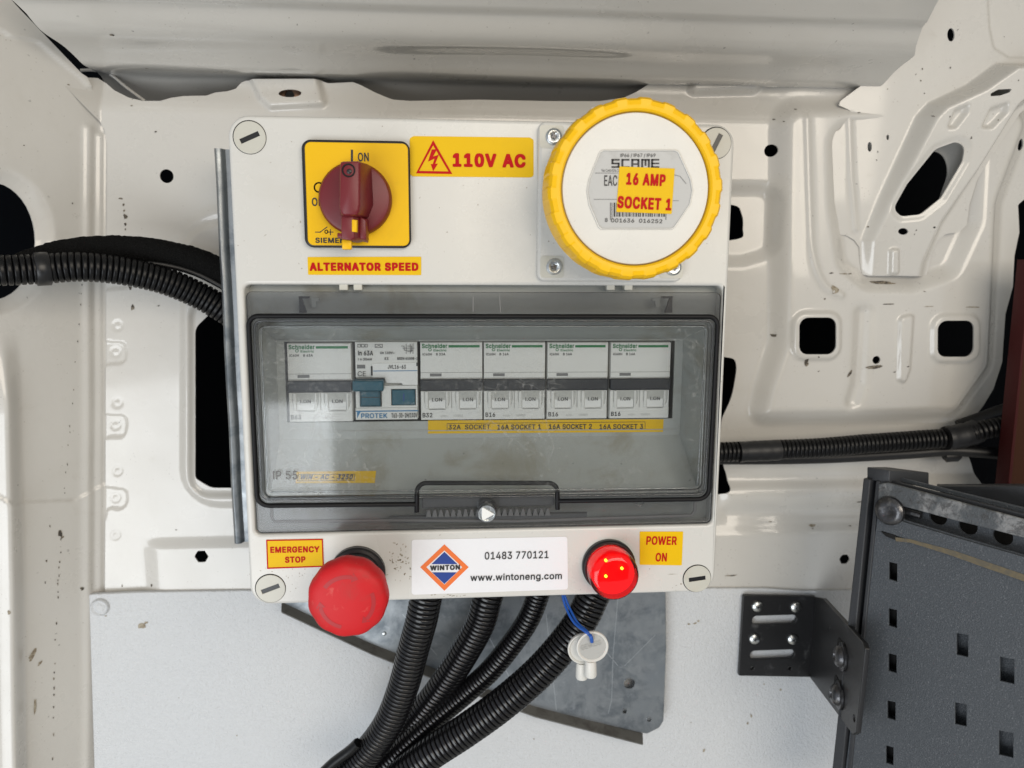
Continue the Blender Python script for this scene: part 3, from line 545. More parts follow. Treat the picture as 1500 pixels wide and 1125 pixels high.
M['scuff2'] = mat('brown_dirt', (0.20, 0.16, 0.11), 0.8, stain=(400, 0.4, 0.6, (0.42, 0.38, 0.30), 0.8))
M['clear'] = tinted('clear_smoked_cover', (0.94, 0.955, 0.965), 0.06, 0.022)
M['smoked'] = tinted('smoked_cover_edge', (0.78, 0.79, 0.80), 0.14, 0.04, (0.35, 0.35, 0.36), False)

# ============================================================ SETTING: the inside of the van
# --- body cavity behind the pressed panel, and the load space round the camera
def box_mesh(x0, x1, y0, y1, z0, z1, skip=()):
    V = [(x, y, z) for x in (x0, x1) for y in (y0, y1) for z in (z0, z1)]
    Fs = {'x0': (0, 1, 3, 2), 'x1': (4, 6, 7, 5), 'y0': (0, 4, 5, 1), 'y1': (2, 3, 7, 6), 'z0': (0, 2, 6, 4), 'z1': (1, 5, 7, 3)}
    return mesh_pd('b', V, [f for k, f in Fs.items() if k not in skip])
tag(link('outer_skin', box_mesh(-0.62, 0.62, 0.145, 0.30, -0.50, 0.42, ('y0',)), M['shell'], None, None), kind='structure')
tag(link('van_roof', box_mesh(-0.95, 1.15, -0.75, 0.30, 0.50, 0.53), M['van_inner'], None, None), kind='structure')
tag(link('van_bulkhead', box_mesh(1.15, 1.18, -0.75, 0.30, -0.9, 0.50), M['van_inner'], None, None), kind='structure')
tag(link('van_floor', box_mesh(-0.95, 0.95, -0.75, 0.30, -0.93, -0.90), M['van_inner'], None, None), kind='structure')

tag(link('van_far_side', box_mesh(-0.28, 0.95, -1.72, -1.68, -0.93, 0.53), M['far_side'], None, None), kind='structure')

# --- main pressed side panel
WF = FY(0.140)
UL, _ = WF.at(157, 400)
_a = P(150, 500, 0.142); _b = P(10, 500, 0.100)

_f1 = P(150, 200, 0.1425); _f2 = P(150, 1000, 0.1425)          # the fold between wall and pillar
_ey = (_f1-_f2).normalized(); _ex = Vector((_a.x-_b.x, _a.y-_b.y, 0)); _ex = (_ex-_ey*_ex.dot(_ey)).normalized()
SLP = _ex.y/math.sqrt(1-_ex.y**2)
def bend(u, v):                                   # the panel leans out of plane at its left flap
    fx = _f2.x+(v-_f2.z)*(_f1.x-_f2.x)/(_f1.z-_f2.z)
    return np.maximum(0, fx-u)*abs(_ey.z)*SLP
def qW(pts): return WF.qh(pts, bend)
outer = [(83, 117), (92, 112), (118, 110), (137, 111), (150, 119), (163, 130), (187, 142), (207, 147), (233, 147), (248, 142), (266, 139),
         (300, 138), (312, 133), (330, 131), (342, 127), (349, 118), (356, 115), (400, 115), (468, 115), (478, 119), (500, 118), (515, 117), (528, 122),
         (545, 131), (560, 138), (575, 144), (600, 146), (700, 144), (800, 146), (880, 146), (915, 141), (935, 132), (965, 113), (985, 106), (1010, 103),
         (1023, 99), (1033, 90), (1042, 87), (1100, 88), (1145, 90), (1156, 95), (1200, 96), (1235, 97), (1247, 103), (1258, 109), (1300, 110), (1420, 110), (1530, 112),
         (1530, 200), (1508, 285), (1491, 300), (1493, 340), (1486, 375), (1484, 420), (1473, 460), (1470, 500), (1468, 530), (1455, 570), (1440, 595), (1420, 620), (1412, 650), (1420, 672),
         (1438, 712), (1440, 800), (1440, 900), (1300, 905), (800, 905), (300, 905), (153, 905), (154, 860), (155, 600), (156, 400), (157, 250), (157, 210), (153, 190), (146, 178), (120, 152)]
OUT = sd_poly(qW(outer))
def sq(cx, cy, hx, hy, r): return sd_poly(rnd(qW([(cx-hx, cy-hy), (cx+hx, cy-hy), (cx+hx, cy+hy), (cx-hx, cy+hy)]), r*0.00046))
def dot(cx, cy, r):
    u, v = WF.ath(cx, cy, bend); k = r*0.000475
    return lambda U, V: np.hypot(U-u, V-v)-k
def hexh(cx, cy, r):
    u, v = WF.ath(cx, cy, bend); return sd_poly(circ(u, v, r*0.000475, 6))
HOLES = [dot(244, 258, 9.5), hexh(297, 813, 10.5), dot(1128, 221, 9), dot(1490, 213, 8.5), sq(1186, 490, 26.5, 26.5, 14), sq(1384, 494, 26, 26, 14), dot(1273, 525, 6.2), hexh(1234, 817, 9),
         sd_poly(rnd(qW([(318, 450), (420, 430), (420, 714), (310, 714), (287, 700), (287, 480)]), [0.01, 0.01, 0.01, 0.012, 0.004, 0.01])),
         sd_poly(smooth_pts(qW([(1000, 300), (1075, 299), (1090, 312), (1092, 335), (1084, 350), (1000, 352)]), 4)),
         sd_poly(smooth_pts(qW([(990, 522), (1062, 523), (1078, 532), (1076, 560), (1070, 585), (1058, 612), (1048, 640), (990, 640)]), 4)),
         sd_poly(smooth_pts(qW([(990, 676), (1050, 674), (1062, 688), (1067, 705), (1062, 722), (990, 728)]), 4)),
         sd_poly(smooth_pts(qW([(1290, 335), (1320, 255), (1345, 226), (1365, 222), (1380, 230), (1386, 250), (1380, 275), (1350, 340)]), 4)),
         ]
EL1 = sd_poly([WF.ath(425+17*math.cos(t), 137+6.2*math.sin(t), bend) for t in np.linspace(0, 6.283, 25)[:-1]])
EL2 = sd_poly([WF.ath(1083+17*math.cos(t), 108.5+7.2*math.sin(t), bend) for t in np.linspace(0, 6.283, 25)[:-1]])
HOLES += [EL1, EL2]
def wkeep(u, v):
    d = -OUT(u, v)
    for h in HOLES: d = np.minimum(d, h(u, v))
    return d
mm = 0.001
scal = sd_poly(smooth_pts(qW([(120, 400), (160, 402), (184, 412), (186, 421), (156, 424), (151, 432), (151, 490), (156, 500), (178, 502), (184, 511), (184, 525), (178, 532), (158, 534), (152, 545), (152, 600),
      (157, 607), (180, 609), (185, 618), (184, 632), (178, 640), (158, 641), (152, 652), (152, 706), (157, 714), (180, 717), (186, 726), (184, 740), (175, 746), (156, 748), (150, 790), (120, 790)]), 3))
lrec = sd_poly(rnd(qW([(262, 330), (420, 300), (420, 745), (262, 745)]), 0.028))
lrec2 = sd_poly(rnd(qW([(276, 440), (420, 420), (420, 728), (276, 728)]), 0.014))
larc = d_line(smooth_pts(qW([(262, 400), (268, 360), (285, 330), (320, 312), (400, 305)]), 6, False))
pad1 = sd_poly(rnd(qW([(348, 95), (465, 95), (482, 152), (476, 160), (395, 164), (376, 148)]), 0.004))
pad2 = sd_poly(rnd(qW([(1040, 60), (1148, 70), (1134, 118), (1110, 137), (1018, 140), (1006, 132)]), 0.004))
bU1 = sd_poly(rnd(qW([(1198, 170), (1440, 170), (1432, 330), (1395, 410), (1330, 432), (1255, 432), (1212, 395), (1200, 300)]), 0.02))
ridge1 = d_line(smooth_pts(qW([(1172, 178), (1176, 300), (1180, 370), (1196, 415), (1222, 432)]), 6, False))
bU2 = sd_poly(rnd(qW([(1122, 140), (1530, 140), (1470, 300), (1458, 540), (1400, 622), (1085, 628), (1100, 560), (1120, 500)]), 0.022))
brd = sd_poly(rnd(qW([(1076, 262), (1150, 262), (1142, 380), (1090, 395), (1000, 395), (1000, 262)]), 0.02))
sqa = [sd_poly(rnd(qW([(cx-38, cy-38), (cx+38, cy-38), (cx+38, cy+38), (cx-38, cy+38)]), 0.011)) for cx, cy in ((1186, 490), (1386, 494))]
vgr = d_line(qW([(1254, 458), (1252, 500), (1248, 560), (1240, 585)]))
obl = sd_poly(rnd(qW([(1303, 462), (1328, 455), (1322, 540), (1314, 562), (1301, 555)]), 0.004))
band = lambda v, py, wd: np.exp(-((v-WF.at(1150, py)[1])/wd)**2)
def topcurl(v): return ss((v-WF.at(700, 176)[1])/0.022)
def hW(u, v):
    h = bend(u, v)
    left = ss((WF.at(300, 500)[0]-u)/0.02+1); right = ss((u-WF.at(1060, 500)[0])/0.01)
    h = h - 1.3*mm*ss(0.5-scal(u, v)/(1.2*mm))*(u < WF.at(200, 500)[0])
    h = h + 4.5*mm*ss(-lrec(u, v)/(7*mm)) - 3.0*mm*ss(-lrec2(u, v)/(5*mm))
    h = h + 2.0*mm*np.exp(-(larc(u, v)/(4*mm))**2)
    # top flange leans back, pads with the bolt holes come forward
    h = h - 6*mm*topcurl(v)*(1-ss((u-WF.at(1120, 150)[0])/0.03)) + 5*mm*ss(-pad1(u, v)/(5*mm)) + 5*mm*ss(-pad2(u, v)/(5*mm))
    h = h - 8*mm*ss(-bU1(u, v)/(15*mm)) + 1.6*mm*np.exp(-(ridge1(u, v)/(2.4*mm))**2)
    h = h + 10*mm*ss(-bU2(u, v)/(17*mm))
    h = h - 5*mm*ss(-brd(u, v)/(12*mm))
    for s in sqa: h = h + 2.6*mm*ss(-s(u, v)/(4*mm))
    h = h - 3.4*mm*np.exp(-(vgr(u, v)/(5.5*mm))**2)
    h = h + 2.6*mm*ss(-obl(u, v)/(2.6*mm))
    for f in HOLES[:1]: pass
    h = h + right*(-3*mm*band(v, 700, 7*mm) + 3.5*mm*band(v, 722, 9*mm) - 3.0*mm*band(v, 752, 6*mm)) + 3*mm*ss((WF.at(1150, 765)[1]-v)/0.01)*ss((u-WF.at(200, 800)[0])/0.02)
    h = h + 0.25*mm*np.sin(u*55+1)*np.sin(v*47)          # slight oil-canning of the sheet
    # little spot-weld dimples
    for cx, cy in SPOTS: h = h - 0.5*mm*np.exp(-((np.hypot(u-cx, v-cy)-2.6*mm)/(0.9*mm))**2)
    return h
SPOTS = [WF.ath(x, y, bend) for x, y in ((172, 477), (168, 516), (172, 590), (168, 623), (172, 690), (168, 730), (169, 784))]
ub0 = WF.ath(60, 150, bend)[0]; ub1 = WF.at(1520, 500)[0]
side = sheet('van_side_panel', WF, (ub0, ub1, WF.at(700, 890)[1], WF.at(700, 60)[1]), 0.00115, hW, wkeep, 0.0012, M['paint'])
tag(side, kind='structure')

# nuts seen through the two flange holes
for cx, cy, lab in ((424, 139, 0), (1083, 110, 1)):
    f = FY(0.150); lathe('captive_nut', f, f.at(cx, cy), [(0.0035, -0.003), (0.0035, 0.0), (0.0065, 0.0), (0.0085, -0.001), (0.0085, -0.004)], M['copper'], side, 6)

# --- left pillar: leans towards the viewer, big access hole, rolled edge on the left
PF = Fr(_f1, _ex, _ey)
zero = lambda u, v: np.zeros(u.shape)
po = [(-80, -60), (-6, -25), (30, 14), (60, 45), (95, 82), (119, 107), (128, 113), (150, 160), (230, 200), (230, 900), (230, 1180), (-400, 1180), (-400, -60)]
PO = sd_poly(PF.q(po))
ph = sd_poly(PF.q([(-8+66*math.cos(t)*(1.0), 354+87*math.sin(t)) for t in np.linspace(0, 6.283, 41)[:-1]]))
ph_r = sd_poly(PF.q([(-6+92*math.cos(t), 354+112*math.sin(t)) for t in np.linspace(0, 6.283, 41)[:-1]]))
pstep = sd_poly(smooth_pts(PF.q([(-80, 20), (0, 42), (15, 51), (35, 55), (50, 57), (62, 64), (85, 85), (105, 102), (118, 112), (130, 125), (160, 160), (170, 400), (170, 700), (-60, 700), (-100, 300)]), 3))
rdg1 = d_line(PF.q([(147, 200), (147, 600), (146, 870), (148, 1160)]))
rdg2 = d_line(PF.q([(131, 190), (130, 600), (129, 870), (128, 1160)]))
def hP(u, v):
    x = np.maximum(0, u+2*mm); h = SLP*np.where(x < 4*mm, x*x/(8*mm), x-2*mm) - 0.2*mm
    h = h + 1.5*mm*np.exp(-(rdg1(u, v)/(2.2*mm))**2) + 1.2*mm*np.exp(-(rdg2(u, v)/(3*mm))**2)
    h = h - 1.3*mm*ss(-pstep(u, v)/(1.2*mm)) + 3.0*mm*ss(1-ph_r(u, v)/(9*mm))*0
    h = h - 6*mm*ss(-ph_r(u, v)/(14*mm))
    lo = ss((PF.at(60, 470)[1]-v)/0.06)                    # rolled post edge, only in the lower half
    e = PF.at(30, 900)[0]
    x2 = e-u
    h = h + lo*(9*mm*ss(x2/(12*mm)+0.3) - 0.55*np.maximum(0, x2-5*mm)*ss((x2-5*mm)/(8*mm)))
    h = h + 0.5*mm*np.sin(u*60+2)*np.sin(v*31+1)
    return h
pil = sheet('van_corner_pillar', PF, (PF.at(-85, 600)[0]-.05, PF.at(150, 500)[0]+0.010, PF.at(150, 1160)[1]-.01, PF.at(150, -60)[1]+0.01), 0.00125, hP,
            lambda u, v: np.minimum(-PO(u, v), ph(u, v)), 0.0012, M['paint'])
tag(pil, kind='structure')

# --- roof rail above: leans out over the panel
ra = P(700, 150, 0.154); rb = P(700, -20, 0.055)
RF = Fr((0, ra.y, ra.z), (1, 0, 0), (0, rb.y-ra.y, rb.z-ra.z))
def hR(u, v):
    L0 = RF.at(700, 150)[1]
    x = v-L0
    h = -13*mm*(1-ss((x+2*mm)/(36*mm)))                          # rolls away into the gap
    c = RF.at(700, 50)[1]
    h = h + 5*mm*np.exp(-((v-c)/(16*mm))**2) + 3*mm*ss((v-RF.at(700, 20)[1])/(10*mm))
    mid = np.exp(-((u-RF.at(760, 100)[0])/0.085)**2)
    h = h - 5*mm*mid*np.exp(-((v-RF.at(700, 92)[1])/(14*mm))**2)
    h = h + 0.4*mm*np.sin(u*31)*np.sin(v*60)
    return h
ro = [(-10, -60), (12, -8), (40, 12), (75, 46), (118, 92), (128, 104), (150, 145), (200, 185), (1320, 185), (1340, 60), (1400, -60)]
RO = sd_poly(RF.q(ro))
rail = sheet('van_roof_rail', RF, (RF.at(10, -60)[0]-0.02, RF.at(1400, 0)[0], RF.at(700, 175)[1]-0.012, RF.at(700, -50)[1]), 0.0013, hR, lambda u, v: -RO(u, v), 0.0012, M['paint'])
tag(rail, kind='structure')
# second, rear flange peeping out behind the panel edge
tube('rear_flange', smooth_pts([P(118, 103, 0.15), P(140, 103, 0.152), P(160, 108, 0.155), P(185, 128, 0.157), P(212, 148, 0.158)], 6, False), 0.0011, M['paint'], rail, 8)

# --- gusset with the diagonal brace on the right
GF = FY(0.1375)
brace_px = [(1352, 166), (1372, 145), (1430, 118), (1478, 84), (1560, 84), (1560, 120), (1494, 166), (1440, 255), (1388, 330), (1363, 385), (1356, 420), (1262, 420), (1262, 352), (1290, 290)]
def rise(u, v):
    a = GF.at(1270, 400); b = GF.at(1500, 60)
    d = Vector((b[0]-a[0], b[1]-a[1])); L = d.length
    t = ((u-a[0])*d.x+(v-a[1])*d.y)/(L*L)
    return 26*mm*np.clip(t, 0, 1.3)
brace = None
def hG0(u, v): return rise(u, v)*0.55
brace = sd_poly(rnd(GF.qh(brace_px, lambda u, v: rise(u, v)*1.1+2*mm), 0.003))
go = [(1345, -40), (1330, 0), (1320, 28), (1306, 62), (1295, 88), (1283, 106), (1262, 125), (1231, 148), (1229, 154), (1238, 158), (1246, 162), (1238, 178), (1230, 190), (1215, 197), (1208, 205), (1206, 218),
      (1209, 290), (1211, 333), (1218, 342), (1240, 345), (1252, 352), (1259, 362), (1260, 385), (1263, 402), (1270, 404), (1312, 404), (1350, 405), (1358, 402), (1362, 384), (1366, 368), (1374, 352),
      (1385, 343), (1405, 340), (1416, 330), (1420, 300), (1432, 262), (1462, 214), (1494, 166), (1560, 110), (1560, -40)]
def hG(u, v):
    h = hG0(u, v)*1.0
    h = h + (rise(u, v)*0.85+4.0*mm)*ss(-brace(u, v)/(9*mm))
    for f, dd, wd in ((bead1, 4, 4.0), (bead2, 4, 4.0), (bead3, -3, 3.0)): h = h - dd*mm*ss(-f(u, v)/(wd*mm))
    h = h + 1.3*mm*np.exp(-(gr1(u, v)/(2.2*mm))**2)
    h = h - 1.0*mm*ss(0.5-gst(u, v)/(1.0*mm))
    h = h - 1.5*mm*ss(1-brh(u, v)/(5*mm))
    return h
def gq(pts): return GF.qh(pts, lambda u, v: rise(u, v)*1.4+4*mm)
def gq0(pts): return GF.qh(pts, hG0)
bead1 = sd_poly(rnd(gq([(1384, 190), (1398, 158), (1424, 148), (1420, 166), (1402, 190)]), 0.003))
bead2 = sd_poly(rnd(gq([(1434, 190), (1450, 156), (1482, 145), (1478, 166), (1455, 190)]), 0.003))
bead3 = sd_poly(rnd(gq([(1300, 362), (1318, 362), (1318, 405), (1299, 405)]), 0.003))
gr1 = d_line(gq0([(1243, 170), (1246, 260), (1253, 335)]))
gst = sd_poly(rnd(gq0([(1444, -60), (1450, 40), (1456, 70), (1478, 84), (1620, 84), (1620, -60)]), 0.006))
brh = sd_poly(rnd(gq([(1372, 218), (1402, 207), (1416, 214), (1412, 236), (1380, 290), (1350, 314), (1322, 317), (1310, 306), (1330, 270)]), 0.006))
GO = sd_poly(gq0(go))
def gdot(px, py, a, b, hh=None): return sd_poly((gq0 if hh is None else gq)([(px+a*math.cos(t), py+b*math.sin(t)) for t in np.linspace(0, 6.283, 17)[:-1]]))
GH = [brh, gdot(1393, 51, 5.5, 10), gdot(1274, 215, 3.3, 7.5), gdot(1300.5, 201, 2, 4.5), gdot(1323, 339, 7.5, 5, 1), gdot(1369, 333, 2.2, 1.8, 1), sd_poly(gq([(1451, 137), (1462, 131), (1482, 130), (1480, 135), (1465, 140), (1451, 141)]))]
def gkeep(u, v):
    d = -GO(u, v)
    for h in GH: d = np.minimum(d, h(u, v))
    return d
gus = sheet('van_gusset_brace', GF, (GF.at(1195, 300)[0], GF.at(1545, 300)[0], GF.at(1300, 412)[1], GF.at(1300, -40)[1]), 0.00095, hG, gkeep, 0.0012, M['paint'])
tag(gus, kind='structure')

# --- textured lining board on the lower wall
LF = FY(0.1345)
lo = [(130, 871), (200, 868), (365, 865), (700, 864), (1040, 862), (1120, 862), (1180, 866), (1250, 865), (1420, 866), (1420, 1160), (139, 1160)]
lining = plate('lower_lining_board', LF, rnd(LF.q(lo), 0.0012), -0.004, 0.0, M['lining'], None, 0.0008)
tag(lining, kind='structure')
lathe('push_rivet', LF, LF.at(147, 889), [(0, 0.0022), (0.0022, 0.0022), (0.0030, 0.0016), (0.0042, 0.0012), (0.0056, 0.0022), (0.0064, 0.0010), (0.0064, -0.001)], M['lining'], lining)

# --- marks and scuffs on the paint (thin smears)
def blob(F, px, py, a, b, rot, rng, w=0.00025, hf=None):
    u, v = F.at(px, py, 0) if hf is None else F.ath(px, py, hf)
    k = 0.00047; n = 9; pts = []
    for i in range(n):
        t = 6.283*i/n; r = 0.6+0.6*rng.random()
        x, y = 0.8*a*r*math.cos(t)*k, 0.8*b*r*math.sin(t)*k
        pts.append((u+x*math.cos(rot)-y*math.sin(rot), v+x*math.sin(rot)+y*math.cos(rot)))
    return pts
def smears(name, F, hf, items, m, parent, lift=0.0003):
    rng = random.Random(5); V = []; Fc = []
    for px, py, a, b, rot in items:
        pts = blob(F, px, py, a, b, rot, rng, hf=hf)
        cu, cv = sum(p[0] for p in pts)/len(pts), sum(p[1] for p in pts)/len(pts)
        pp = [(cu, cv)]+pts; U = np.array([p[0] for p in pp]); Vv = np.array([p[1] for p in pp]); H = hf(U, Vv)+lift
        o = len(V)
        for i in range(len(pp)): V.append(F.pt(U[i], Vv[i], H[i]))
        for i in range(len(pts)): Fc.append((o, o+1+i, o+1+(i+1) % len(pts)))
    o = link(name, mesh_pd(name, V, Fc), m, parent, None); o['kind'] = 'stuff'; return o
rng = random.Random(11)
it = [(88, 782, 3.5, 7, 0.1), (91, 787, 3, 3, 0), (73, 771, 1, 3, 0.3), (120, 862, 3, 4, 0.2), (68, 822, 1.5, 2.5, .2), (66, 853, 1, 3, 0)]
for y in (790, 809, 823, 831, 843, 850, 855, 867, 875): it.append((89-(y-790)*0.06+rng.uniform(-1, 1), y, 1.0, rng.uniform(1.5, 3.5), 0.1))
for y in (913, 937, 972, 985, 994, 1008, 1018, 1036, 1051, 1076, 1111): it.append((82-(y-913)*0.03+rng.uniform(-1, 1), y, 1.2, rng.uniform(1.5, 4.2), 0.1))
for y in (417, 430, 446, 475, 500, 530, 571, 591, 624, 633, 652, 680, 692, 715, 722): it.append((120-(y-417)*0.085+rng.uniform(-.8, .8), y, 0.8, rng.uniform(1.2, 3.2), 0.1))
smears('paint_scuffs', PF, hP, it+[(35, 213, 1.2, 1.2, 0), (106, 298, 1.5, 1.5, 0), (100, 124, 2, 1.2, 0)], M['scuff'], pil)
smears('dirt_smears', PF, hP, [(47, 960, 4, 13, -0.5), (51, 1035, 2.5, 20, 0), (58, 972, 3, 6, -.5), (13, 897, 2, 4, 0)], M['scuff2'], pil)
it = [(177, 291, 3.5, 1.5, 0), (181, 300, 2, 3, 0), (182, 309, 2, 2.4, 0), (184, 317, 3.5, 4.5, 0), (184, 329, 2.2, 3, 0), (184, 336, 1.6, 2, 0), (191, 421, 3.5, 4.5, 0), (194, 450, 3.5, 6, 0), (232, 448, 2.5, 1, .2),
      (179, 858, 1, 3, 0), (222, 857, 2.5, 3, 0), (1181, 531, 5.5, 8, .4), (1133, 491, 6, 3, 0), (1199, 523, 2, 1.6, 0), (1199, 544, 2.5, 1, .5), (1278, 538, 17, 3.6, 0.12), (1245, 547, 9, 3, 0.9), (1291, 414, 22, 3.6, -0.05), (1302, 445.5, 13, 1.1, 0.03),
      (1218, 400, 4, 1.2, .1), (1245, 401, 5, 1, .1), (1208, 438, 2, 2, 0), (1354, 427, 3, 1, -.3), (1128, 764, 5, 1.2, 0), (1070, 843, 16, 1.6, 0.02), (1260, 735, 9, 1.4, 0.1), (1190, 774, 2, 1, 0), (258, 776, 1.5, 1.5, 0), (1245, 770, 3, 1, 0),
      (110, 122, 3, 1.6, -.4), (193, 155, 2, 1.3, 0), (228, 193, 2, 1.6, 0), (1258, 165, 4, 1, .1), (1310, 545, 3, 1.2, .3), (1330, 537, 3, 1.2, .3), (1133, 175, 2.5, 1.5, 0), (1148, 178, 2, 1, 0), (1165, 160, 3, 1, 0)]
smears('paint_scuffs', WF, hW, it, M['scuff'], side)
smears('dirt_smears', WF, hW, [(1425, 450, 14, 1.2, 0), (1360, 449, 10, 1, 0), (1296, 415, 26, 2, -.05), (1223, 424, 8, 8, 0), (1190, 770, 8, 3, 0), (1236, 401, 12, 1, 0)], M['scuff2'], side)
zL = lambda u, v: np.zeros(u.shape)
smears('board_scuffs', LF, zL, [(208, 917, 7, 6, .3), (214, 912, 4, 3, 0), (1018, 913, 4.5, 2.2, .1), (1009, 914, 3, 2, 0), (1023, 910, 2.5, 2.5, 0), (347, 1077, 1.6, 1.6, 0), (1119, 1002, 1.8, 1.8, 0), (1143, 1010, 2.5, 3, 0), (1012, 1058, 1.2, 1.2, 0),
        (1100, 1048, 2, 5, .3), (1095, 1059, 3, 3, 0), (1031, 1099, 3, 4, 0), (155, 902, 3, 1, 0), (782, 1082, 1.2, 1.5, 0), (262, 1022, 1, 1, 0)], M['scuff2'], lining)
rng = random.Random(3)
smears('paint_scuffs', RF, hR, [(164, 51, 3.5, 2.5, 0), (215, 100, 3, 1.5, -.7), (180, 70, 1, 1, 0)]+[(rng.uniform(120, 1290), rng.uniform(4, 95), rng.uniform(.5, 1.2), rng.uniform(.4, .8), 0) for _ in range(16)], M['scuff'], rail)
gm = [(rng.uniform(1270, 1500), rng.uniform(40, 350), rng.uniform(.5, 1.8), rng.uniform(.5, 2.2), rng.uniform(0, 3)) for _ in range(36)]
gm = [g for g in gm if float(gkeep(*[np.array([c]) for c in GF.ath(g[0], g[1], hG)])[0]) > 0.002]
smears('paint_scuffs', GF, hG, gm, M['scuff'], gus)

# ============================================================ THE DISTRIBUTION BOX
F0 = FY(0.0)
HW_, HH_ = 0.128, 0.1274
box = thing('distribution_box', 'light grey plastic electrical enclosure with smoked hinged cover, bolted to the van side', 'electrical box', (0, 0.11, -HH_))
o_u0, o_u1, o_v0, o_v1 = rect_px(F0, (355.5, 413.5), (1061, 422), (1041, 768), (376, 783))
opening = rnd(rpts(o_u0, o_u1, o_v0, o_v1), 0.003)
lid_o = rnd(rpts(-HW_-.0014, HW_+.0006, -HH_-.0004, HH_+.0009), 0.0105, 10)
screws = [(366, 201.5), (1049, 210), (396.5, 862), (1021, 847.5)]
caps = [F0.at(*s) for s in screws]
plate('lid', F0, [lid_o, opening], -0.022, 0.0, M['box'], box, 0.0018, bres=4)
plate('housing', F0, [rnd(rpts(-HW_+.0012, HW_-.0012, -HH_+.0012, HH_-.0012), 0.011, 8), rnd(rpts(-HW_+.004, HW_-.004, -HH_+.004, HH_-.004), 0.009, 8)], -0.100, -0.0222, M['box'], box, 0.0008)
plate('back_wall', F0, rnd(rpts(-HW_+.0012, HW_-.0012, -HH_+.0012, HH_-.0012), 0.011, 8), -0.102, -0.1002, M['box'], box)
slots = [(0.42, .0050), (1.12, .0050), (0.35, .0050), (0.12, .0048)]
for c, (ang, L) in zip(caps, slots):
    ca, sa = math.cos(ang), math.sin(ang)
    sl = [(c[0]+x*ca-y*sa, c[1]+x*sa+y*ca) for x, y in ((-L, -.0012), (L, -.0012), (L, .0012), (-L, .0012))]
    k = plate('corner_screw', F0, [circ(c[0], c[1], 0.0079, 40), sl], 0.0, 0.0006, M['box_cap'], box, 0.0003)
    plate('slot', F0, circ(c[0], c[1], 0.0060, 16), 0.0001, 0.0002, M['black'], k)
    plate('screw_surround', F0, circ(c[0]-.00012, c[1]+.00012, 0.00825, 40), -0.0001, 0.00006, M['gap'], box)  # nothing is sunk here: black disc, set off-centre, paints the recess shadow

# --- inner grey tray that frames the breakers
T1 = FY(0.010); T2 = FY(0.031)
a = rpts(o_u0-.001, o_u1+.001, o_v0-.001, o_v1+.001)
t_in = rpts(*rect_px(T1, (386, 482), (1037, 480), (1022, 726), (392, 733)))
b_in = rpts(*rect_px(T2, (404, 498.5), (1000, 497), (996, 640), (410, 642)))
plate('cover_frame', T1, [a, rnd(t_in, 0.002)], -0.002, 0.0, M['tray'], box, 0.0004)
V = [T1.pt(u, v, -0.001) for u, v in t_in]+[T2.pt(u, v, 0) for u, v in b_in]
link('tray_slope', mesh_pd('tray_slope', V, [(i, (i+1) % 4, 4+(i+1) % 4, 4+i) for i in range(4)]), M['tray'], box, None)
win = rpts(*rect_px(T2, (417.5, 500.5), (988, 499), (986, 615), (419, 617)))
plate('tray_panel', T2, [[(u*1.0, v) for u, v in b_in], win], -0.0015, 0.0, M['tray'], box)
plate('din_cavity', FY(0.060), rpts(-0.115, 0.115, -0.07, 0.07), -0.001, 0.0, M['gap'], box)
strokes(T2, [[(404, 632), (1000, 629)]], 1.4, M['pale_print'], box, 0.0005, 'tray_ridge')
# recess above the door with hinge lugs
for x in (503, 524, 895, 921):
    lu = FY(0.0012); c = lu.at(x, 419)
    plate('hinge_lug', lu, rpts(c[0]-.0022, c[0]+.0022, c[1]-.0022, c[1]+.0016), -0.006, 0.0, M['box_cap'], box, 0.0004)

# --- smoked door
door_u = (o_u0+.0008, o_u1-.0008, o_v0+.0008, o_v1-.0035)
DF = FY(-0.0010)
wu = rect_px(DF, (380, 476), (1036, 476), (1024, 717), (390, 723))
win_o = rnd(rpts(wu[0]-.0014, wu[1]+.0014, wu[2]-.0014, wu[3]+.0014), 0.004)
# outer flange of the door, one sheet with thickness
door = plate('door', DF, [rnd(rpts(*door_u), 0.003), win_o], -0.0024, 0.0, M['smoked'], box, 0.0006)
# raised clear window
WY = FY(-0.0050)
plate('window_pane', WY, rnd(rpts(wu[0], wu[1], wu[2], wu[3]), 0.0035), -0.0018, 0.0, M['clear'], door, 0.0008)
V = []; n_ = len(win_o); w_i = rnd(rpts(wu[0]-.0001, wu[1]+.0001, wu[2]-.0001, wu[3]+.0001), 0.0035)
for p in win_o: V.append(DF.pt(p[0], p[1], 0.0))
for p in w_i: V.append(WY.pt(p[0], p[1], -0.0008))
link('window_rim', mesh_pd('rim', V, [(i, (i+1) % n_, n_+(i+1) % n_, n_+i) for i in range(n_)]), M['smoked'], door, 20)
# rubber seal seen through the door, a lighter rib inside it
def ring_path(F, pts, r, w, rr, name, m, parent):
    loop = rnd(F.q(pts), rr, 6); loop.append(loop[0])
    return tube(name, [F.pt(u, v, w) for u, v in loop], r, m, parent, 8)
TAB = [(610, 716), (614, 708), (809, 707), (817, 716)]
seal_px = [(363.5, 463), (1052, 464), (1038, 731), (817, 734), (817, 746), (816.5, 746), (816.5, 707.5), (611, 707.5), (610.5, 750), (610, 750), (610, 738.5), (377, 741)]
SF = FY(-0.0016)
sp = SF.q(seal_px); sp = rnd(sp, [.005, .005, .006, 0, 0, 0, .005, .005, 0, 0, 0, .006], 6); sp.append(sp[0])
tube('door_seal', [SF.pt(u, v, 0) for u, v in sp], 0.0013, M['seal'], door, 8)
ring_path(FY(-0.0014), [(372, 470), (1045, 470), (1032, 724), (383, 731)], 0.0007, 0, .004, 'window_rib', M['smoked'], door)
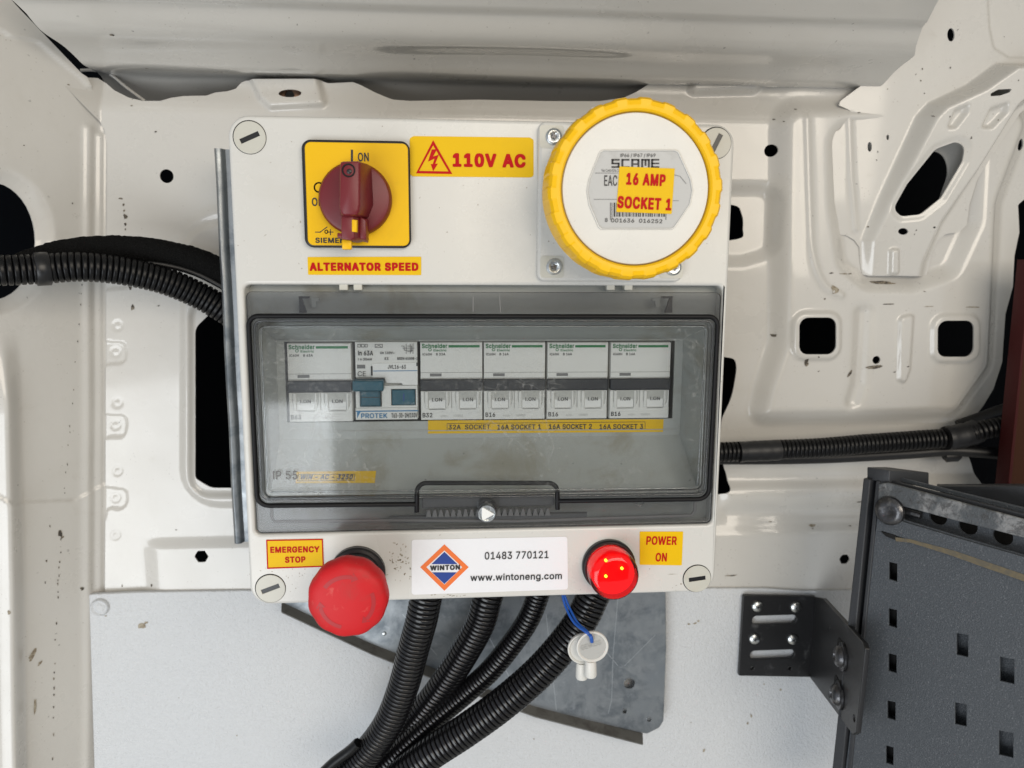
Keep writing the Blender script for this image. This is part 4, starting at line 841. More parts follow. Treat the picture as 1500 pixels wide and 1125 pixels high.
ring_path(FY(-0.0066), [(382, 478), (1034, 478), (1022, 715), (392, 721)], 0.00045, 0, .003, 'window_rib', M['clear'], door)
# lower channel outline, teeth, latch
f = FY(0.0016)
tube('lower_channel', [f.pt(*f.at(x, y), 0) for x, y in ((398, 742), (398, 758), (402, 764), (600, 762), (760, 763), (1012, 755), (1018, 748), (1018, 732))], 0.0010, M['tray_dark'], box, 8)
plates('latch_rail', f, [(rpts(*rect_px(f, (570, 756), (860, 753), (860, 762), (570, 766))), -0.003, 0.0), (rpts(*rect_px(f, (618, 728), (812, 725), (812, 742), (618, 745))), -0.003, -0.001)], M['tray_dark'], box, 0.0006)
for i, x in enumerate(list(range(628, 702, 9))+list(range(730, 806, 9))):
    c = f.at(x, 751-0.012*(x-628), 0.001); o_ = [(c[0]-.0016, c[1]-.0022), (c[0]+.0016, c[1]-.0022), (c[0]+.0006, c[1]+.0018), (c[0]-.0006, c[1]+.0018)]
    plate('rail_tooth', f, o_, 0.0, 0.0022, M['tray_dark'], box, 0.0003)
lat = FY(-0.0030); c = lat.at(713, 751)
lathe('latch_boss', FY(-0.0012), FY(-0.0012).at(713, 742), [(0.0052, -0.002), (0.0052, 0.0016), (0.0044, 0.0024), (0.0, 0.0024)], M['smoked'], door, 28)
kb = lathe('latch_button', lat, c, [(0.0050, -0.002), (0.0050, 0.0012), (0.0046, 0.0020), (0.0041, 0.0020), (0.0040, 0.0008), (0, 0.0008)], M['zinc'], door, 32)
tri = lat.q([(705.5, 741), (724, 752), (705.5, 762)])
plate('latch_arrow', lat, rnd(tri, 0.0003), 0.0009, 0.0018, M['tab'], door, 0.0002)
lathe('window_boss', FY(-0.001), FY(-0.001).at(936, 734), [(0.0016, 0.0), (0.0016, 0.002), (0.0024, 0.002), (0.0026, 0.0)], M['smoked'], door, 20)
# hinge clips under the top edge of the door
hf = FY(0.0030)
for x, s in ((438, 1), (985, -1)):
    plates('hinge_clip', hf, [(hf.q([(x, 434), (x+s*15, 434), (x+s*15, 437), (x, 437)][::s]), -0.002, 0.001), (hf.q([(x, 437), (x+s*4, 437), (x+s*11, 458), (x, 458)][::s]), -0.002, 0.0)], M['black'], box, 0.0002)
    plate('clip_tongue', hf, rnd(hf.q([(x+s*18, 436), (x+s*30, 437), (x+s*30, 441), (x+s*26, 441), (x+s*25, 450), (x+s*19, 450)][::s]), 0.0003), -0.001, 0.0008, M['tray'], box, 0.0002)
strokes(DF, [[(693, 435), (693, 456)], [(732, 434), (733, 457)]], 1.3, M['grey_print'], door, 0.0002, 'moulding_line')
lettering(WY, [('IP 55', (400, 702), (436, 702), 12, 0.02)], M['grey_print'], door, 0.0003)

# ------------------------------------------------------------ devices behind the cover
BF = 0.0285
def brk(px_l, px_r, ytop, ybot, amp, code, label, first):
    """a two-pole breaker; shared meshes for every copy"""
    o = P(px_l, ytop, BF); wd = 0.0354
    t = thing('circuit_breaker', label, 'circuit breaker', (o.x, BF, o.z), 'two pole circuit breakers in the row behind the cover')
    f = Fr(o, (1, 0, 0), (0, 0, 1)); m = lambda a, b, c, d: rpts(a*mm, b*mm, c*mm, d*mm)
    H = -44.6
    def part(key, name, fn, par=t):
        q = (key)
        if q in CACHE:
            x = bpy.data.objects.new(name, CACHE[q]); COL.objects.link(x); x.parent = par; ORG[x.name] = ORG[par.name]; return x
        x = fn(); CACHE[q] = x.data; return x
    W_ = 35.3
    bd = part('bk_body', 'body', lambda: plates('body', f, [(m(0.1, W_-.1, H, 0), -0.028, -0.0012), (rnd(m(0.15, W_-.15, -20.4, -0.2), 0.0004), -0.003, 0.0), (rnd(m(0.15, W_-.15, H+.1, H+6.8), 0.0003), -0.003, -0.0002)], M['breaker'], t, 0.0003))
    def low():
        its = []
        for s in (0, 17.6):
            outer_ = rnd(m(s+.15, s+17.4, H+4.0, -27.8), 0.0004)
            hole = [((s+9.3+7.2*math.cos(a))*mm, (-33.0+7.0*math.sin(a))*mm) for a in np.linspace(math.pi, 2*math.pi, 17)]+[((s+16.5)*mm, -28.3*mm), ((s+2.1)*mm, -28.3*mm)]
            its.append(([outer_, hole], -0.004, -0.0001))
        return plates('pole_front', f, its, M['breaker'], t, 0.0003)
    part('bk_low', 'pole_front', low)
    part('bk_bar', 'toggle_bar', lambda: plate('toggle_bar', f, rnd(m(-0.1, W_+.1, -27.6, -21.0), 0.0008), -0.004, 0.0014, M['bar'], t, 0.0008))
    for i, s in enumerate((0, 17.6)):
        fl = part('bk_flag%d' % i, 'switch_flag', lambda: plate('switch_flag', f, rnd(m(s+4.4, s+14.2, -38.0, -27.0), 0.0004), -0.006, -0.0006, M['tab'], t, 0.0004))
        part('bk_flagtx%d' % i, 'lettering', lambda: link('lettering', mesh_pd('t', *text_geo(f, 'I.ON', ((s+6.4)*mm, -33.8*mm), ((s+12.2)*mm, -33.8*mm), 2.0*mm, -0.0002, 0.02)), M['black_print'], fl, None), fl)
        part('bk_wing%d' % i, 'flag_shroud', lambda: plates('flag_shroud', f, [(rnd(m(s+2.4, s+4.3, -38.0, -28.0), 0.0008), -0.003, 0.0004), (rnd(m(s+14.3, s+15.6, -38.0, -28.0), 0.0006), -0.003, 0.0002), (m(s+4.2, s+14.4, -38.6, -38.15), -0.003, -0.0002)], M['breaker'], t, 0.0004))
    part('bk_green', 'green_strip', lambda: plate('green_strip', f, m(16.0, 33.6, -3.0, -1.6), 0.00002, 0.00012, M['green_print'], t))
    part('bk_slot', 'indicator_slot', lambda: plate('indicator_slot', f, m(5.4, 12.0, -19.4, -17.7), 0.00002, 0.0001, M['grey_print'], t))
    part('bk_line', 'seam_line', lambda: plates('seam_line', f, [(m(0.2, W_-.2, -17.3, -17.1), 0.00002, 0.0001)], M['grey_print'], t))
    def brand():
        V, Fc = text_geo(f, 'Schneider', (1.1*mm, -3.2*mm), (15.4*mm, -3.2*mm), 2.3*mm, 0.00012, 0.035)
        v2, f2 = text_geo(f, 'Electric', (7.6*mm, -5.1*mm), (14.9*mm, -5.1*mm), 1.2*mm, 0.00012, 0.02)
        v3, f3 = [f.pt((5.6+1.0*math.cos(a))*mm, (-4.2+0.9*math.sin(a))*mm, 0.00012) for a in np.linspace(0, 6.283, 13)[:-1]], []
        v4 = [f.pt((5.6+0.6*math.cos(a))*mm, (-4.2+0.5*math.sin(a))*mm, 0.00012) for a in np.linspace(0, 6.283, 13)[:-1]]
        n = len(V); Vt = V+v2; Ft = list(Fc)+[tuple(i+n for i in q) for q in f2]; n = len(Vt); Vt += v3+v4; Ft += [(n+i, n+(i+1) % 12, n+12+(i+1) % 12, n+12+i) for i in range(12)]
        return link('brand_lettering', mesh_pd('t', Vt, Ft), M['green_print'], t, None)
    part('bk_brand', 'brand_lettering', brand)
    def model():
        V, Fc = text_geo(f, 'iC60H', (1.4*mm, -7.4*mm), (6.6*mm, -7.4*mm), 1.3*mm, 0.00012, 0.02)
        v2, f2 = text_geo(f, 'B '+amp+'A', (9.0*mm, -7.4*mm), (14.2*mm, -7.4*mm), 1.3*mm, 0.00012, 0.02); n = len(V)
        return link('lettering', mesh_pd('t', V+v2, list(Fc)+[tuple(i+n for i in q) for q in f2]), M['black_print'], t, None)
    part('bk_model'+amp, 'lettering', model)
    part('bk_code'+code, 'lettering', lambda: link('lettering', mesh_pd('t', *text_geo(f, code, (1.0*mm, -42.9*mm), (6.6*mm, -42.9*mm), 2.4*mm, 0.0, 0.02)), M['black_print'], t, None))
    def small():
        V, Fc = text_geo(f, '415V~', (11.2*mm, -42.8*mm), (15.4*mm, -42.8*mm), 1.1*mm, 0.0, 0.0)
        v2, f2 = text_geo(f, '10000/3', (18.6*mm, -42.8*mm), (24.0*mm, -42.8*mm), 1.2*mm, 0.0, 0.0); n = len(V)
        return link('lettering', mesh_pd('t', V+v2, list(Fc)+[tuple(i+n for i in q) for q in f2]), M['pale_print'], t, None)
    part('bk_small', 'lettering', small)
    return t
for i, (x, amp, code, lab) in enumerate([
        (419.5, '63', 'B63', 'grey two-pole breaker marked B63, leftmost in the row, beside the teal switch'),
        (615.0, '32', 'B32', 'grey two-pole breaker marked B32, just right of the teal switch'),
        (708.5, '16', 'B16', 'grey B16 breaker above the words 16A SOCKET 1, with grubby switch surrounds'),
        (802.0, '16', 'B16', 'grey B16 breaker above the words 16A SOCKET 2, between two other B16 breakers'),
        (895.0, '16', 'B16', 'grey B16 breaker above the words 16A SOCKET 3, at the right end of the row')]):
    brk(x, 0, 501.5 if i else 503, 0, amp, code, lab, i == 0)

# residual-current device with the teal toggle
o = P(520.0, 501, BF); rc = thing('residual_current_device', 'grey trip switch with teal toggle and teal test button, second in the row', 'trip switch', (o.x, BF, o.z))
f = Fr(o, (1, 0, 0), (0, 0, 1)); Q = lambda pts: FY(BF).q(pts)
f = FY(BF)
plates('body', f, [(rpts(*rect_px(f, (520, 501), (611.5, 500), (612, 614), (521, 616))), -0.03, -0.004), (rpts(*rect_px(f, (520.3, 501.3), (611.2, 500.5), (611.2, 552), (520.3, 553))), -0.0045, 0.0), (rpts(*rect_px(f, (520.5, 598), (611.5, 597), (611.8, 614), (521, 615.5))), -0.0045, 0.0)], M['breaker'], rc, 0.0004)
plate('toggle_surround', f, [rpts(*rect_px(f, (520.5, 566), (611.5, 564), (611.8, 597), (521, 598))), rpts(*rect_px(f, (528, 567), (558, 567), (558, 595), (528, 595))), rpts(*rect_px(f, (573, 570), (609, 570), (609, 594), (573, 594)))], -0.0045, -0.0003, M['breaker'], rc, 0.0004)
plate('terminal_cover', f, rnd(f.q([(544, 532), (611.5, 531), (612, 564), (590, 564), (588, 561), (566, 561), (563, 553), (545, 553)]), 0.0003), -0.002, 0.0005, M['tab'], rc, 0.0003)
tg = plates('toggle', f, [(rnd(rpts(*rect_px(f, (517, 555.5), (563.5, 555.5), (562, 571), (519, 571)), ), 0.0007), -0.004, 0.0065), (rnd(rpts(*rect_px(f, (528, 571), (557.5, 571), (557.5, 595), (528, 595))), 0.0005), -0.006, 0.0022)], M['teal'], rc, 0.0008)
strokes(f, [[(528.5, 582), (557, 582)]], 1.2, M['black_print'], tg, 0.0023, 'moulded_groove')
tb = plate('test_button', f, rnd(rpts(*rect_px(f, (574, 571), (608, 571), (608, 593.5), (574, 593.5))), 0.0005), -0.005, 0.0002, M['teal'], rc, 0.0006)
strokes(f, [[(591.5, 577), (591.5, 587)]], 1.4, M['navy_print'], tb, 0.0003, 'moulded_mark')
strokes(f, [[(522, 602.6), (612, 601.6)]], 1.6, M['blue_print'], rc, 0.0002, 'blue_line')
link('blue_corner', mesh_pd('c', [f.pt(*f.at(x, y), 0.00022) for x, y in ((523, 603), (528.5, 603), (523, 613))], [(0, 2, 1)]), M['blue_print'], rc, None)
lettering(f, [('In 63A', (524.5, 520.5), (546.5, 520.5), 6.6, 0.02), ('I\u0394n 30mA', (524.5, 528), (545, 528), 3.4, 0.02), ('Un 110V~', (557, 518.5), (578, 518.5), 3.4, 0.02), ('E3', (563.5, 527), (569, 527), 3.4, 0.02), ('BSEN 61008-1', (582, 527), (612, 527), 3.6, 0.02),
    ('JVL16-63', (568, 540), (594.5, 540), 5.4, 0.02), ('CE', (524, 551), (536, 551), 7, 0.0), ('T63-30-2H/110V', (573.5, 612), (611.5, 611), 6.2, 0.02)], M['black_print'], rc, 0.0007)
lettering(f, [('PROTEK', (529, 612.5), (567.5, 612), 6.6, 0.02)], M['blue_print'], rc, 0.0004)
strokes(f, [[(524, 504.5), (528, 504.5), (528, 508.5), (524, 508.5), (524, 504.5)], [(529.5, 504.5), (533.5, 504.5), (533.5, 508.5), (529.5, 508.5), (529.5, 504.5)], [(535, 504.5), (538, 504.5), (538, 508.5), (535, 508.5), (535, 504.5)],
    [(549.5, 504.5), (560, 504.5), (560, 509), (549.5, 509), (549.5, 504.5)], [(551, 507.5), (555, 506), (558, 508)], [(588, 507), (592, 507), (592, 513), (605, 513)], [(595, 504), (595, 518)], [(601, 504), (601, 518)], [(605, 503.5), (605, 518)], [(590, 510), (607, 510)], [(597, 507), (603, 507), (603, 515), (597, 515)]], 0.8, M['grey_print'], rc, 0.0004, 'circuit_diagram')
plate('indicator_slot', f, rpts(*rect_px(f, (523, 534.5), (535, 534), (535, 539.5), (523, 540))), 0.00005, 0.0002, M['grey_print'], rc)
plates('clip_slot', f, [(rpts(*rect_px(f, (543.5, 536), (546, 536), (546, 550), (543.5, 550))), 0.0004, 0.0007), (rpts(*rect_px(f, (610, 531), (612, 531), (612, 536), (610, 536))), 0.0004, 0.0007)], M['black_print'], rc)
strokes(f, [[(547, 543.5), (611, 543)]], 1.0, M['blue_print'], rc, 0.0007, 'cover_seam')

# ------------------------------------------------------------ stickers
def sticker(name, label, F, pts, mkey, r=0.0008, w=0.00025, base=0.00004, loc=None):
    c = F.at(sum(p[0] for p in pts)/len(pts), sum(p[1] for p in pts)/len(pts))
    t = thing(name, label, 'sticker', F.pt(c[0], c[1], 0))
    plate('label_film', F, rnd(F.q(pts), r), base, w, M[mkey], t)
    return t
s = sticker('warning_sticker', 'yellow warning sticker reading 110V AC with a red lightning triangle', F0, [(600, 202.5), (606, 199.5), (776, 201.5), (781.5, 205), (781.5, 258), (777, 260), (605, 258.5), (601, 256)], 'sticker_y', 0.0015)
lettering(F0, [('110V AC', (663, 243), (770, 244.5), 17.5, 0.055)], M['red_print'], s, 0.0004)
F_ = F0
def tri_ring(F, outer_, inner_, m, parent, w, name):
    V = [F.pt(*F.at(x, y), w) for x, y in outer_]+[F.pt(*F.at(x, y), w) for x, y in inner_]; n = len(outer_)
    return link(name, mesh_pd(name, V, [(i, (i+1) % n, n+(i+1) % n, n+i) for i in range(n)]), m, parent, None)
tri_ring(F0, [(634.5, 205.5), (609.5, 254), (662.5, 255)], [(634.5, 213), (614, 250.5), (657, 251.3)], M['red_print'], s, 0.0004, 'warning_triangle')
bolt_ = [(632.5, 219), (640, 219), (634.5, 229.5), (643, 226.5), (637.5, 240), (641.5, 240), (634.5, 251), (631, 240.5), (634, 240.5), (636.5, 232.5), (627, 237)]
plate('lightning_bolt', F0, F0.q(bolt_), 0.00038, 0.00042, M['red_print'], s)
s = sticker('speed_sticker', 'narrow yellow sticker reading ALTERNATOR SPEED, below the rotary switch', F0, [(450.5, 376.5), (617, 376), (617, 403), (451.5, 402.5)], 'sticker_y', 0.0004)
lettering(F0, [('ALTERNATOR SPEED', (453.5, 396), (613, 396), 10.5, 0.06)], M['red_print'], s, 0.0004)
s = sticker('stop_sticker', 'yellow sticker with red border reading EMERGENCY STOP, left of the red push button', F0, [(390, 790.5), (473, 789), (474.5, 830), (391.5, 833)], 'sticker_y', 0.0002)
tri_ring(F0, [(390, 790.5), (391.5, 833), (474.5, 830), (473, 789)], [(391.8, 792.2), (393.2, 831), (472.8, 828.3), (471.4, 790.8)], M['red_print'], s, 0.0004, 'red_border')
lettering(F0, [('EMERGENCY', (396, 809.5), (468, 808.5), 8.0, 0.04), ('STOP', (417.5, 824), (447.5, 823.5), 8.0, 0.04)], M['red_print'], s, 0.0004)
s = sticker('power_sticker', 'small yellow sticker reading POWER ON, right of the lit red lamp', F0, [(937, 778.5), (1000.5, 778.5), (998.5, 828), (937, 827)], 'sticker_y', 0.0004)
lettering(F0, [('POWER', (946.5, 797.5), (991, 797.8), 11.5, 0.03), ('ON', (960, 822), (976.5, 822), 11.5, 0.03)], M['red_print'], s, 0.0004)
s = sticker('company_sticker', 'white sticker with an orange and blue diamond, a phone number and a web address', F0, [(603, 790.5), (831, 786), (832, 863), (603, 871)], 'sticker_w', 0.0016)
tri_ring(F0, [(651, 797), (615.5, 830.5), (651, 865), (686.5, 830.5)], [(651, 806), (624.5, 830.5), (651, 856), (677, 830.5)], M['orange_print'], s, 0.0004, 'orange_diamond')
plate('blue_triangle', F0, F0.q([(651, 808), (632, 826), (670, 826)]), 0.00038, 0.00042, M['navy_print'], s)
plate('blue_triangle', F0, F0.q([(651, 855), (633, 838), (669, 838)]), 0.00038, 0.00042, M['navy_print'], s)
lettering(F0, [('WINTON', (630, 835.5), (674, 834), 6.5, 0.05), ('01483 770121', (710, 819.5), (803.5, 817.5), 10.5, 0.012), ('www.wintoneng.com', (689, 851), (823, 848), 9.3, 0.016)], M['black_print'], s, 0.0006)
f = FY(0.031)
s = sticker('socket_list_sticker', 'long yellow sticker listing 32A SOCKET and 16A SOCKET 1, 2 and 3, under the breakers', f, [(627, 615.8), (972, 614), (971, 632.5), (627, 635)], 'sticker_y', 0.0002)
lettering(f, [('32A  SOCKET', (657, 629), (718, 628.5), 6.6, 0.02), ('16A SOCKET 1', (728.5, 629), (792.5, 628.5), 6.8, 0.025), ('16A SOCKET 2', (804, 628.5), (867, 628), 6.8, 0.025), ('16A SOCKET 3', (878, 628.5), (942, 628), 6.8, 0.02)], M['black_print'], s, 0.0004)
strokes(f, [[(655, 620.5), (945, 618), (945, 628.5), (655, 631), (655, 620.5)]], 0.7, M['black_print'], s, 0.0004, 'thin_border')
# the small yellow serial label on the lower slope of the tray
sl_o = (T1.pt(0, t_in[0][1], -0.001)); sl_t = T2.pt(0, b_in[0][1], 0)
SLF = Fr(sl_o, (1, 0, 0), (sl_t-sl_o))
s = sticker('serial_sticker', 'small yellow sticker reading WIN-AC-3250 at the lower left of the tray', SLF, [(434, 691), (551, 690), (549, 707.5), (433, 708)], 'sticker_y', 0.0002)
lettering(SLF, [('WIN - AC - 3250', (439, 702), (516, 702), 6.6, 0.045, 0.2)], M['black_print'], s, 0.0004)
strokes(SLF, [[(437, 695), (520, 694.5), (518.5, 703.5), (436, 704.5), (437, 695)]], 0.7, M['black_print'], s, 0.0004, 'thin_border')

# ------------------------------------------------------------ rotary main switch
rs_c = F0.at(524, 285)
rs = thing('rotary_switch', 'dark red rotary main switch on a yellow square plate with black border', 'rotary switch', F0.pt(rs_c[0], rs_c[1], 0))
r0 = rect_px(F0, (443.5, 206.5), (600, 207.5), (603.5, 363), (448, 363.5))
plate('backing_plate', F0, rnd(rpts(*r0), 0.0045), 0.0, 0.0040, M['black'], rs, 0.0010)
f4 = FY(-0.0040)
r1 = rect_px(f4, (446.8, 208.8), (597, 209.5), (600.2, 359.5), (450.8, 360))
yp = plate('yellow_plate', f4, rnd(rpts(*r1), 0.0030), -0.001, 0.0006, M['yellow'], rs, 0.0004)
f5 = FY(-0.0046)
lettering(f5, [('ON', (524.5, 236), (540.5, 236), 12, 0.022), ('OFF', (457, 301.5), (480, 301.5), 11.5, 0.022), ('SIEMENS', (462, 355.5), (513, 355.8), 7, 0.035)], M['black_print'], yp, 0.0001)
strokes(f5, [[(515.5, 220.5), (515.5, 240)]], 3.0, M['black_print'], yp, 0.0001, 'on_mark')
strokes(f5, [[(467+6.5*math.cos(a), 274.5+6.8*math.sin(a)) for a in np.linspace(0, 6.283, 25)]], 2.0, M['black_print'], yp, 0.0001, 'off_ring')
strokes(f5, [[(462, 340), (469, 340), (479, 332.5)], [(479.5, 340), (488, 340)], [(484, 336), (484, 344)], [(478+2.2*math.cos(a), 339.5+2.4*math.sin(a)) for a in np.linspace(0, 6.283, 13)]], 1.2, M['black_print'], yp, 0.0001, 'switch_symbol')
kd = FY(-0.0050); kc = kd.at(521.5, 292)
lathe('knob_disc', kd, kc, [(0.0180, 0.0), (0.0178, 0.0045), (0.0168, 0.0062), (0.0150, 0.0068), (0.0, 0.0068)], M['knob'], rs, 56)
# the upright grip: tapered bar with sloping flank
def loft(name, secs, m, parent, bev=0.0006, angle=40):
    """secs: list of (frame, px polygon); skinned in order"""
    V = []; n = len(secs[0][1])
    for F, pts in secs: V += [F.pt(*F.at(x, y), 0) for x, y in pts]
    Fc = [(k*n+i, k*n+(i+1) % n, (k+1)*n+(i+1) % n, (k+1)*n+i) for k in range(len(secs)-1) for i in range(n)]
    Fc.append(tuple(range(n-1, -1, -1))); Fc.append(tuple((len(secs)-1)*n+i for i in range(n)))
    me = mesh_pd(name, V, Fc); bm = bmesh.new(); bm.from_mesh(me); bmesh.ops.recalc_face_normals(bm, faces=bm.faces)
    bmesh.ops.bevel(bm, geom=[e for e in bm.edges if len(e.link_faces) == 2 and e.calc_face_angle(0) > 0.5], offset=bev, segments=2, profile=0.5, affect='EDGES')
    bm.to_mesh(me); bm.free(); return link(name, me, m, parent, angle)
g1, g2 = FY(-0.0110), FY(-0.0300)
grip = loft('grip', [(g1, [(501, 242), (545, 242), (548, 300), (541, 318), (536, 322), (502, 322), (498, 312), (499, 300)]),
              (g2, [(498, 236.5), (527, 235.5), (527, 300), (526, 308), (523, 315), (503, 316), (499, 311), (497, 303)])], M['knob'], rs, 0.0012)
gh = FY(-0.0302); lathe('grip_screw_hole', gh, gh.at(510.5, 249.5), [(0.0032, 0.0), (0.0030, 0.00025), (0.0026, 0.0002), (0.0024, -0.0002), (0.0, -0.0003)], M['gap'], rs, 24)
lathe('grip_screw', gh, gh.at(511.5, 251), [(0.0012, 0.0002), (0.0009, 0.0004), (0.0, 0.0004)], M['black'], rs, 12)  # shade of the screw hole put into the screw's black colour
loft('lock_tab', [(g1, [(503, 318), (538, 318), (541, 352), (524, 356), (502, 352)]), (FY(-0.026), [(500, 316), (518, 316), (519, 348), (514, 352), (500, 350)])], M['knob'], rs, 0.0005)
loft('lock_cheek', [(g1, [(527, 318), (541, 320), (540, 356), (525, 353)]), (FY(-0.020), [(527, 317), (536, 322), (536, 351), (526, 349)])], M['knob'], rs, 0.0005)
loft('lock_foot', [(g1, [(496, 343), (524, 345), (524, 352), (496, 350)]), (FY(-0.0255), [(494, 341), (514, 343), (514, 350), (494, 348)])], M['knob'], rs, 0.0005)
loft('lock_slot', [(FY(-0.020), [(515, 321), (525, 322), (525, 341), (515, 341)]), (FY(-0.0263), [(515.5, 321.5), (522.5, 322.5), (522.5, 340), (515.5, 339.5)])], M['yellow'], rs, 0.0002)
loft('padlock_slide', [(g1, [(503, 348), (516, 348), (516, 366), (502, 366)]), (FY(-0.0215), [(501, 350), (515, 351), (515, 365), (501, 365)])], M['yellow_ring'], rs, 0.0005)

# ------------------------------------------------------------ interlocked socket
so = thing('industrial_socket', 'round yellow-ringed industrial socket with white screw lid on a square flange', 'industrial socket', F0.pt(*F0.at(896, 296), 0))
s0 = rect_px(F0, (786.5, 181), (1000, 183), (1000, 412), (786.5, 412))
plate('flange', F0, rnd(rpts(*s0), 0.0040), 0.0, 0.0050, M['box'], so, 0.0018, bres=4)
f5 = FY(-0.0050)
for (x, y) in ((811, 200.5), (811.5, 391), (986, 392), (984, 204)):
    c = f5.at(x, y); 
    plate('screw_surround', f5, rnd(rpts(c[0]-.0072, c[0]+.0052, c[1]-.0056, c[1]+.0056), 0.0015), 0.00004, 0.00025, M['box_cap'], so)
    sc = lathe('flange_screw', f5, c, [(0.0042, 0.0002), (0.0041, 0.0012), (0.0030, 0.0020), (0.0012, 0.0018), (0.0, 0.0008)], M['zinc'], so, 24)
    plates('cross_recess', f5, [(circ(c[0], c[1], 0.0018, 6, 0.0006, 0.4), 0.0016, 0.0023), (circ(c[0], c[1], 0.0018, 6, 0.0006, 1.97), 0.0016, 0.00225)], M['bolt'], sc)
SB = FY(-0.0050); sc_ = F0.at(896, 296); kx, ky = sc_
lathe('socket_barrel', F0, (kx, ky), [(0.0290, 0.004), (0.0285, 0.012), (0.0330, 0.016), (0.0335, 0.030), (0.0380, 0.033), (0.0380, 0.040)], M['box'], so, 64)
TR = FY(-0.0500)
rc_ = TR.at(932.5, 277); R_o = 0.5*((TR.at(1062, 277)[0]-TR.at(802.5, 277)[0]))
# ring: outer profile with shallow scallops
V = []; Fc = []; SEG = 264
prof = [(0.995, -0.021, 0), (1.0, -0.018, 1), (1.0, -0.0055, 1), (0.985, -0.0020, 1), (0.955, 0.0, 1), (0.90, 0.0006, 0), (0.862, 0.0004, 0), (0.843, -0.0004, 0), (0.838, -0.0018, 0), (0.838, -0.004, 0)]
n = len(prof)
for k in range(SEG):
    a = 2*math.pi*k/SEG; ph_ = (k % 12)/12.0                     # 22 grip steps round the rim
    st = 0.013 if ph_ < 0.5 else 0.0
    for r, w, g in prof:
        rr = R_o*(r+(st-0.0065)*g)
        V.append(TR.pt(rc_[0]+rr*math.cos(a), rc_[1]+rr*math.sin(a), w+(0.0004 if (g and st) else 0)))
for k in range(SEG):
    for i in range(n-1): Fc.append((k*n+i, ((k+1) % SEG)*n+i, ((k+1) % SEG)*n+i+1, k*n+i+1))
link('locking_ring', mesh_pd('ring', V, Fc), M['yellow_ring'], so, 14)
lid = lathe('lid_disc', TR, rc_, [(R_o*0.842, -0.006), (R_o*0.832, -0.0022), (R_o*0.822, -0.0016), (0.0, -0.0016)], M['box'], so, 96)
plate('lid_gap', TR, [circ(rc_[0], rc_[1], R_o*0.850, 64), circ(rc_[0], rc_[1], R_o*0.80, 64)], -0.0052, -0.0046, M['gap'], so)
lf = FY(-0.0484)
oct_ = [(878, 222), (882, 219.5), (989, 219.5), (994, 222), (1012, 262), (1015, 280), (1011, 300), (988, 334), (984, 336.5), (880, 336.5), (876, 333), (862, 300), (859, 280), (862, 262)]
rim_o = rnd(lf.q([(cx*1.0, cy) for cx, cy in oct_]), 0.001)
cx0, cy0 = 936.5, 278
rim_i = rnd(lf.q([(cx0+(x-cx0)*0.972, cy0+(y-cy0)*0.965) for x, y in oct_]), 0.001)
plate('lid_rim', lf, [rim_o, rim_i], 0.0, 0.0007, M['box'], lid, 0.0003)
mk = plate('maker_label', lf, rim_i, 0.00002, 0.00015, mat('silver_label', (0.46, 0.46, 0.45), 0.45, stain=(90, 0.5, 0.75, (0.30, 0.29, 0.27), 0.5)), lid)
lettering(lf, [('IP66 / IP67 / IP69', (909, 230), (960, 230), 5.0, 0.006), ('Via Costa Erta 15', (881, 251.5), (908, 251.5), 4.0, 0.0), ('EAC', (885, 272), (904, 272), 15, 0.01)], M['black_print'], mk, 0.0003)
lettering(lf, [('8', (886, 325), (890, 325), 5.5, 0.008), ('001636', (895, 325.5), (929, 326), 5.5, 0.008), ('016252', (936, 326), (970, 327), 5.5, 0.008)], M['black_print'], mk, 0.0003)
# maker name drawn as squared bars
def bars(F, quads, m, parent, w, name):
    V = []; Fc = []
    for q in quads:
        o_ = len(V); V += [F.pt(*F.at(x, y), w) for x, y in q]; Fc.append(tuple(range(o_, o_+len(q))))
    return link(name, mesh_pd(name, V, Fc), m, parent, None)
def rb(x0, y0, x1, y1): return [(x0, y1), (x1, y1), (x1, y0), (x0, y0)]
X = [895.5, 910, 924.5, 939, 953.5]; y0_, y1_ = 233, 246
qs = []
x = X[0]; qs += [rb(x, 233, x+12, 235.4), rb(x, 233, x+3, 240), rb(x, 238.4, x+12, 240.8), rb(x+9, 238.4, x+12, 246), rb(x, 243.6, x+12, 246)]
x = X[1]; qs += [rb(x, 233, x+12, 235.4), rb(x, 233, x+3, 246), rb(x, 243.6, x+12, 246)]
x = X[2]; qs += [rb(x, 233, x+12, 235.4), rb(x, 233, x+3, 246), rb(x+9, 233, x+12, 246), rb(x+3, 239.4, x+9, 241.6)]
x = X[3]; qs += [rb(x, 233, x+12.5, 235.4), rb(x, 233, x+3, 246), rb(x+9.8, 233, x+12.8, 246), rb(x+5, 234, x+7.8, 243)]
x = X[4]; qs += [rb(x, 233, x+12, 235.4), rb(x, 233, x+3, 246), rb(x, 238.4, x+12, 240.6), rb(x, 243.6, x+12, 246)]
bars(lf, qs, M['black_print'], mk, 0.0003, 'maker_lettering')
rng = random.Random(4); qs = []; x = 893.5
while x < 977:
    w_ = rng.choice([0.9, 0.9, 1.6, 2.4]); tall = x < 896 or x > 973
    qs.append(rb(x, 297 if x < 905 else 311, x+w_, 322 if tall else 317.5)); x += w_+rng.choice([1.0, 1.4, 2.0])
bars(lf, qs, M['black_print'], mk, 0.0003, 'barcode_stripes')
strokes(lf, [[(872, 253.5), (905, 253.5)], [(984, 255), (995, 258)], [(870, 292), (905, 292)], [(984, 294), (994, 294)], [(996, 258), (1005, 269)]], 0.8, M['grey_print'], mk, 0.0003)
hg = FY(-0.030); loft('lid_hinge', [(FY(-0.012), [(866, 178), (890, 168), (900, 182), (870, 200)]), (FY(-0.045), [(864, 157), (880, 152.5), (900, 160), (872, 176)])], M['box'], so, 0.001)
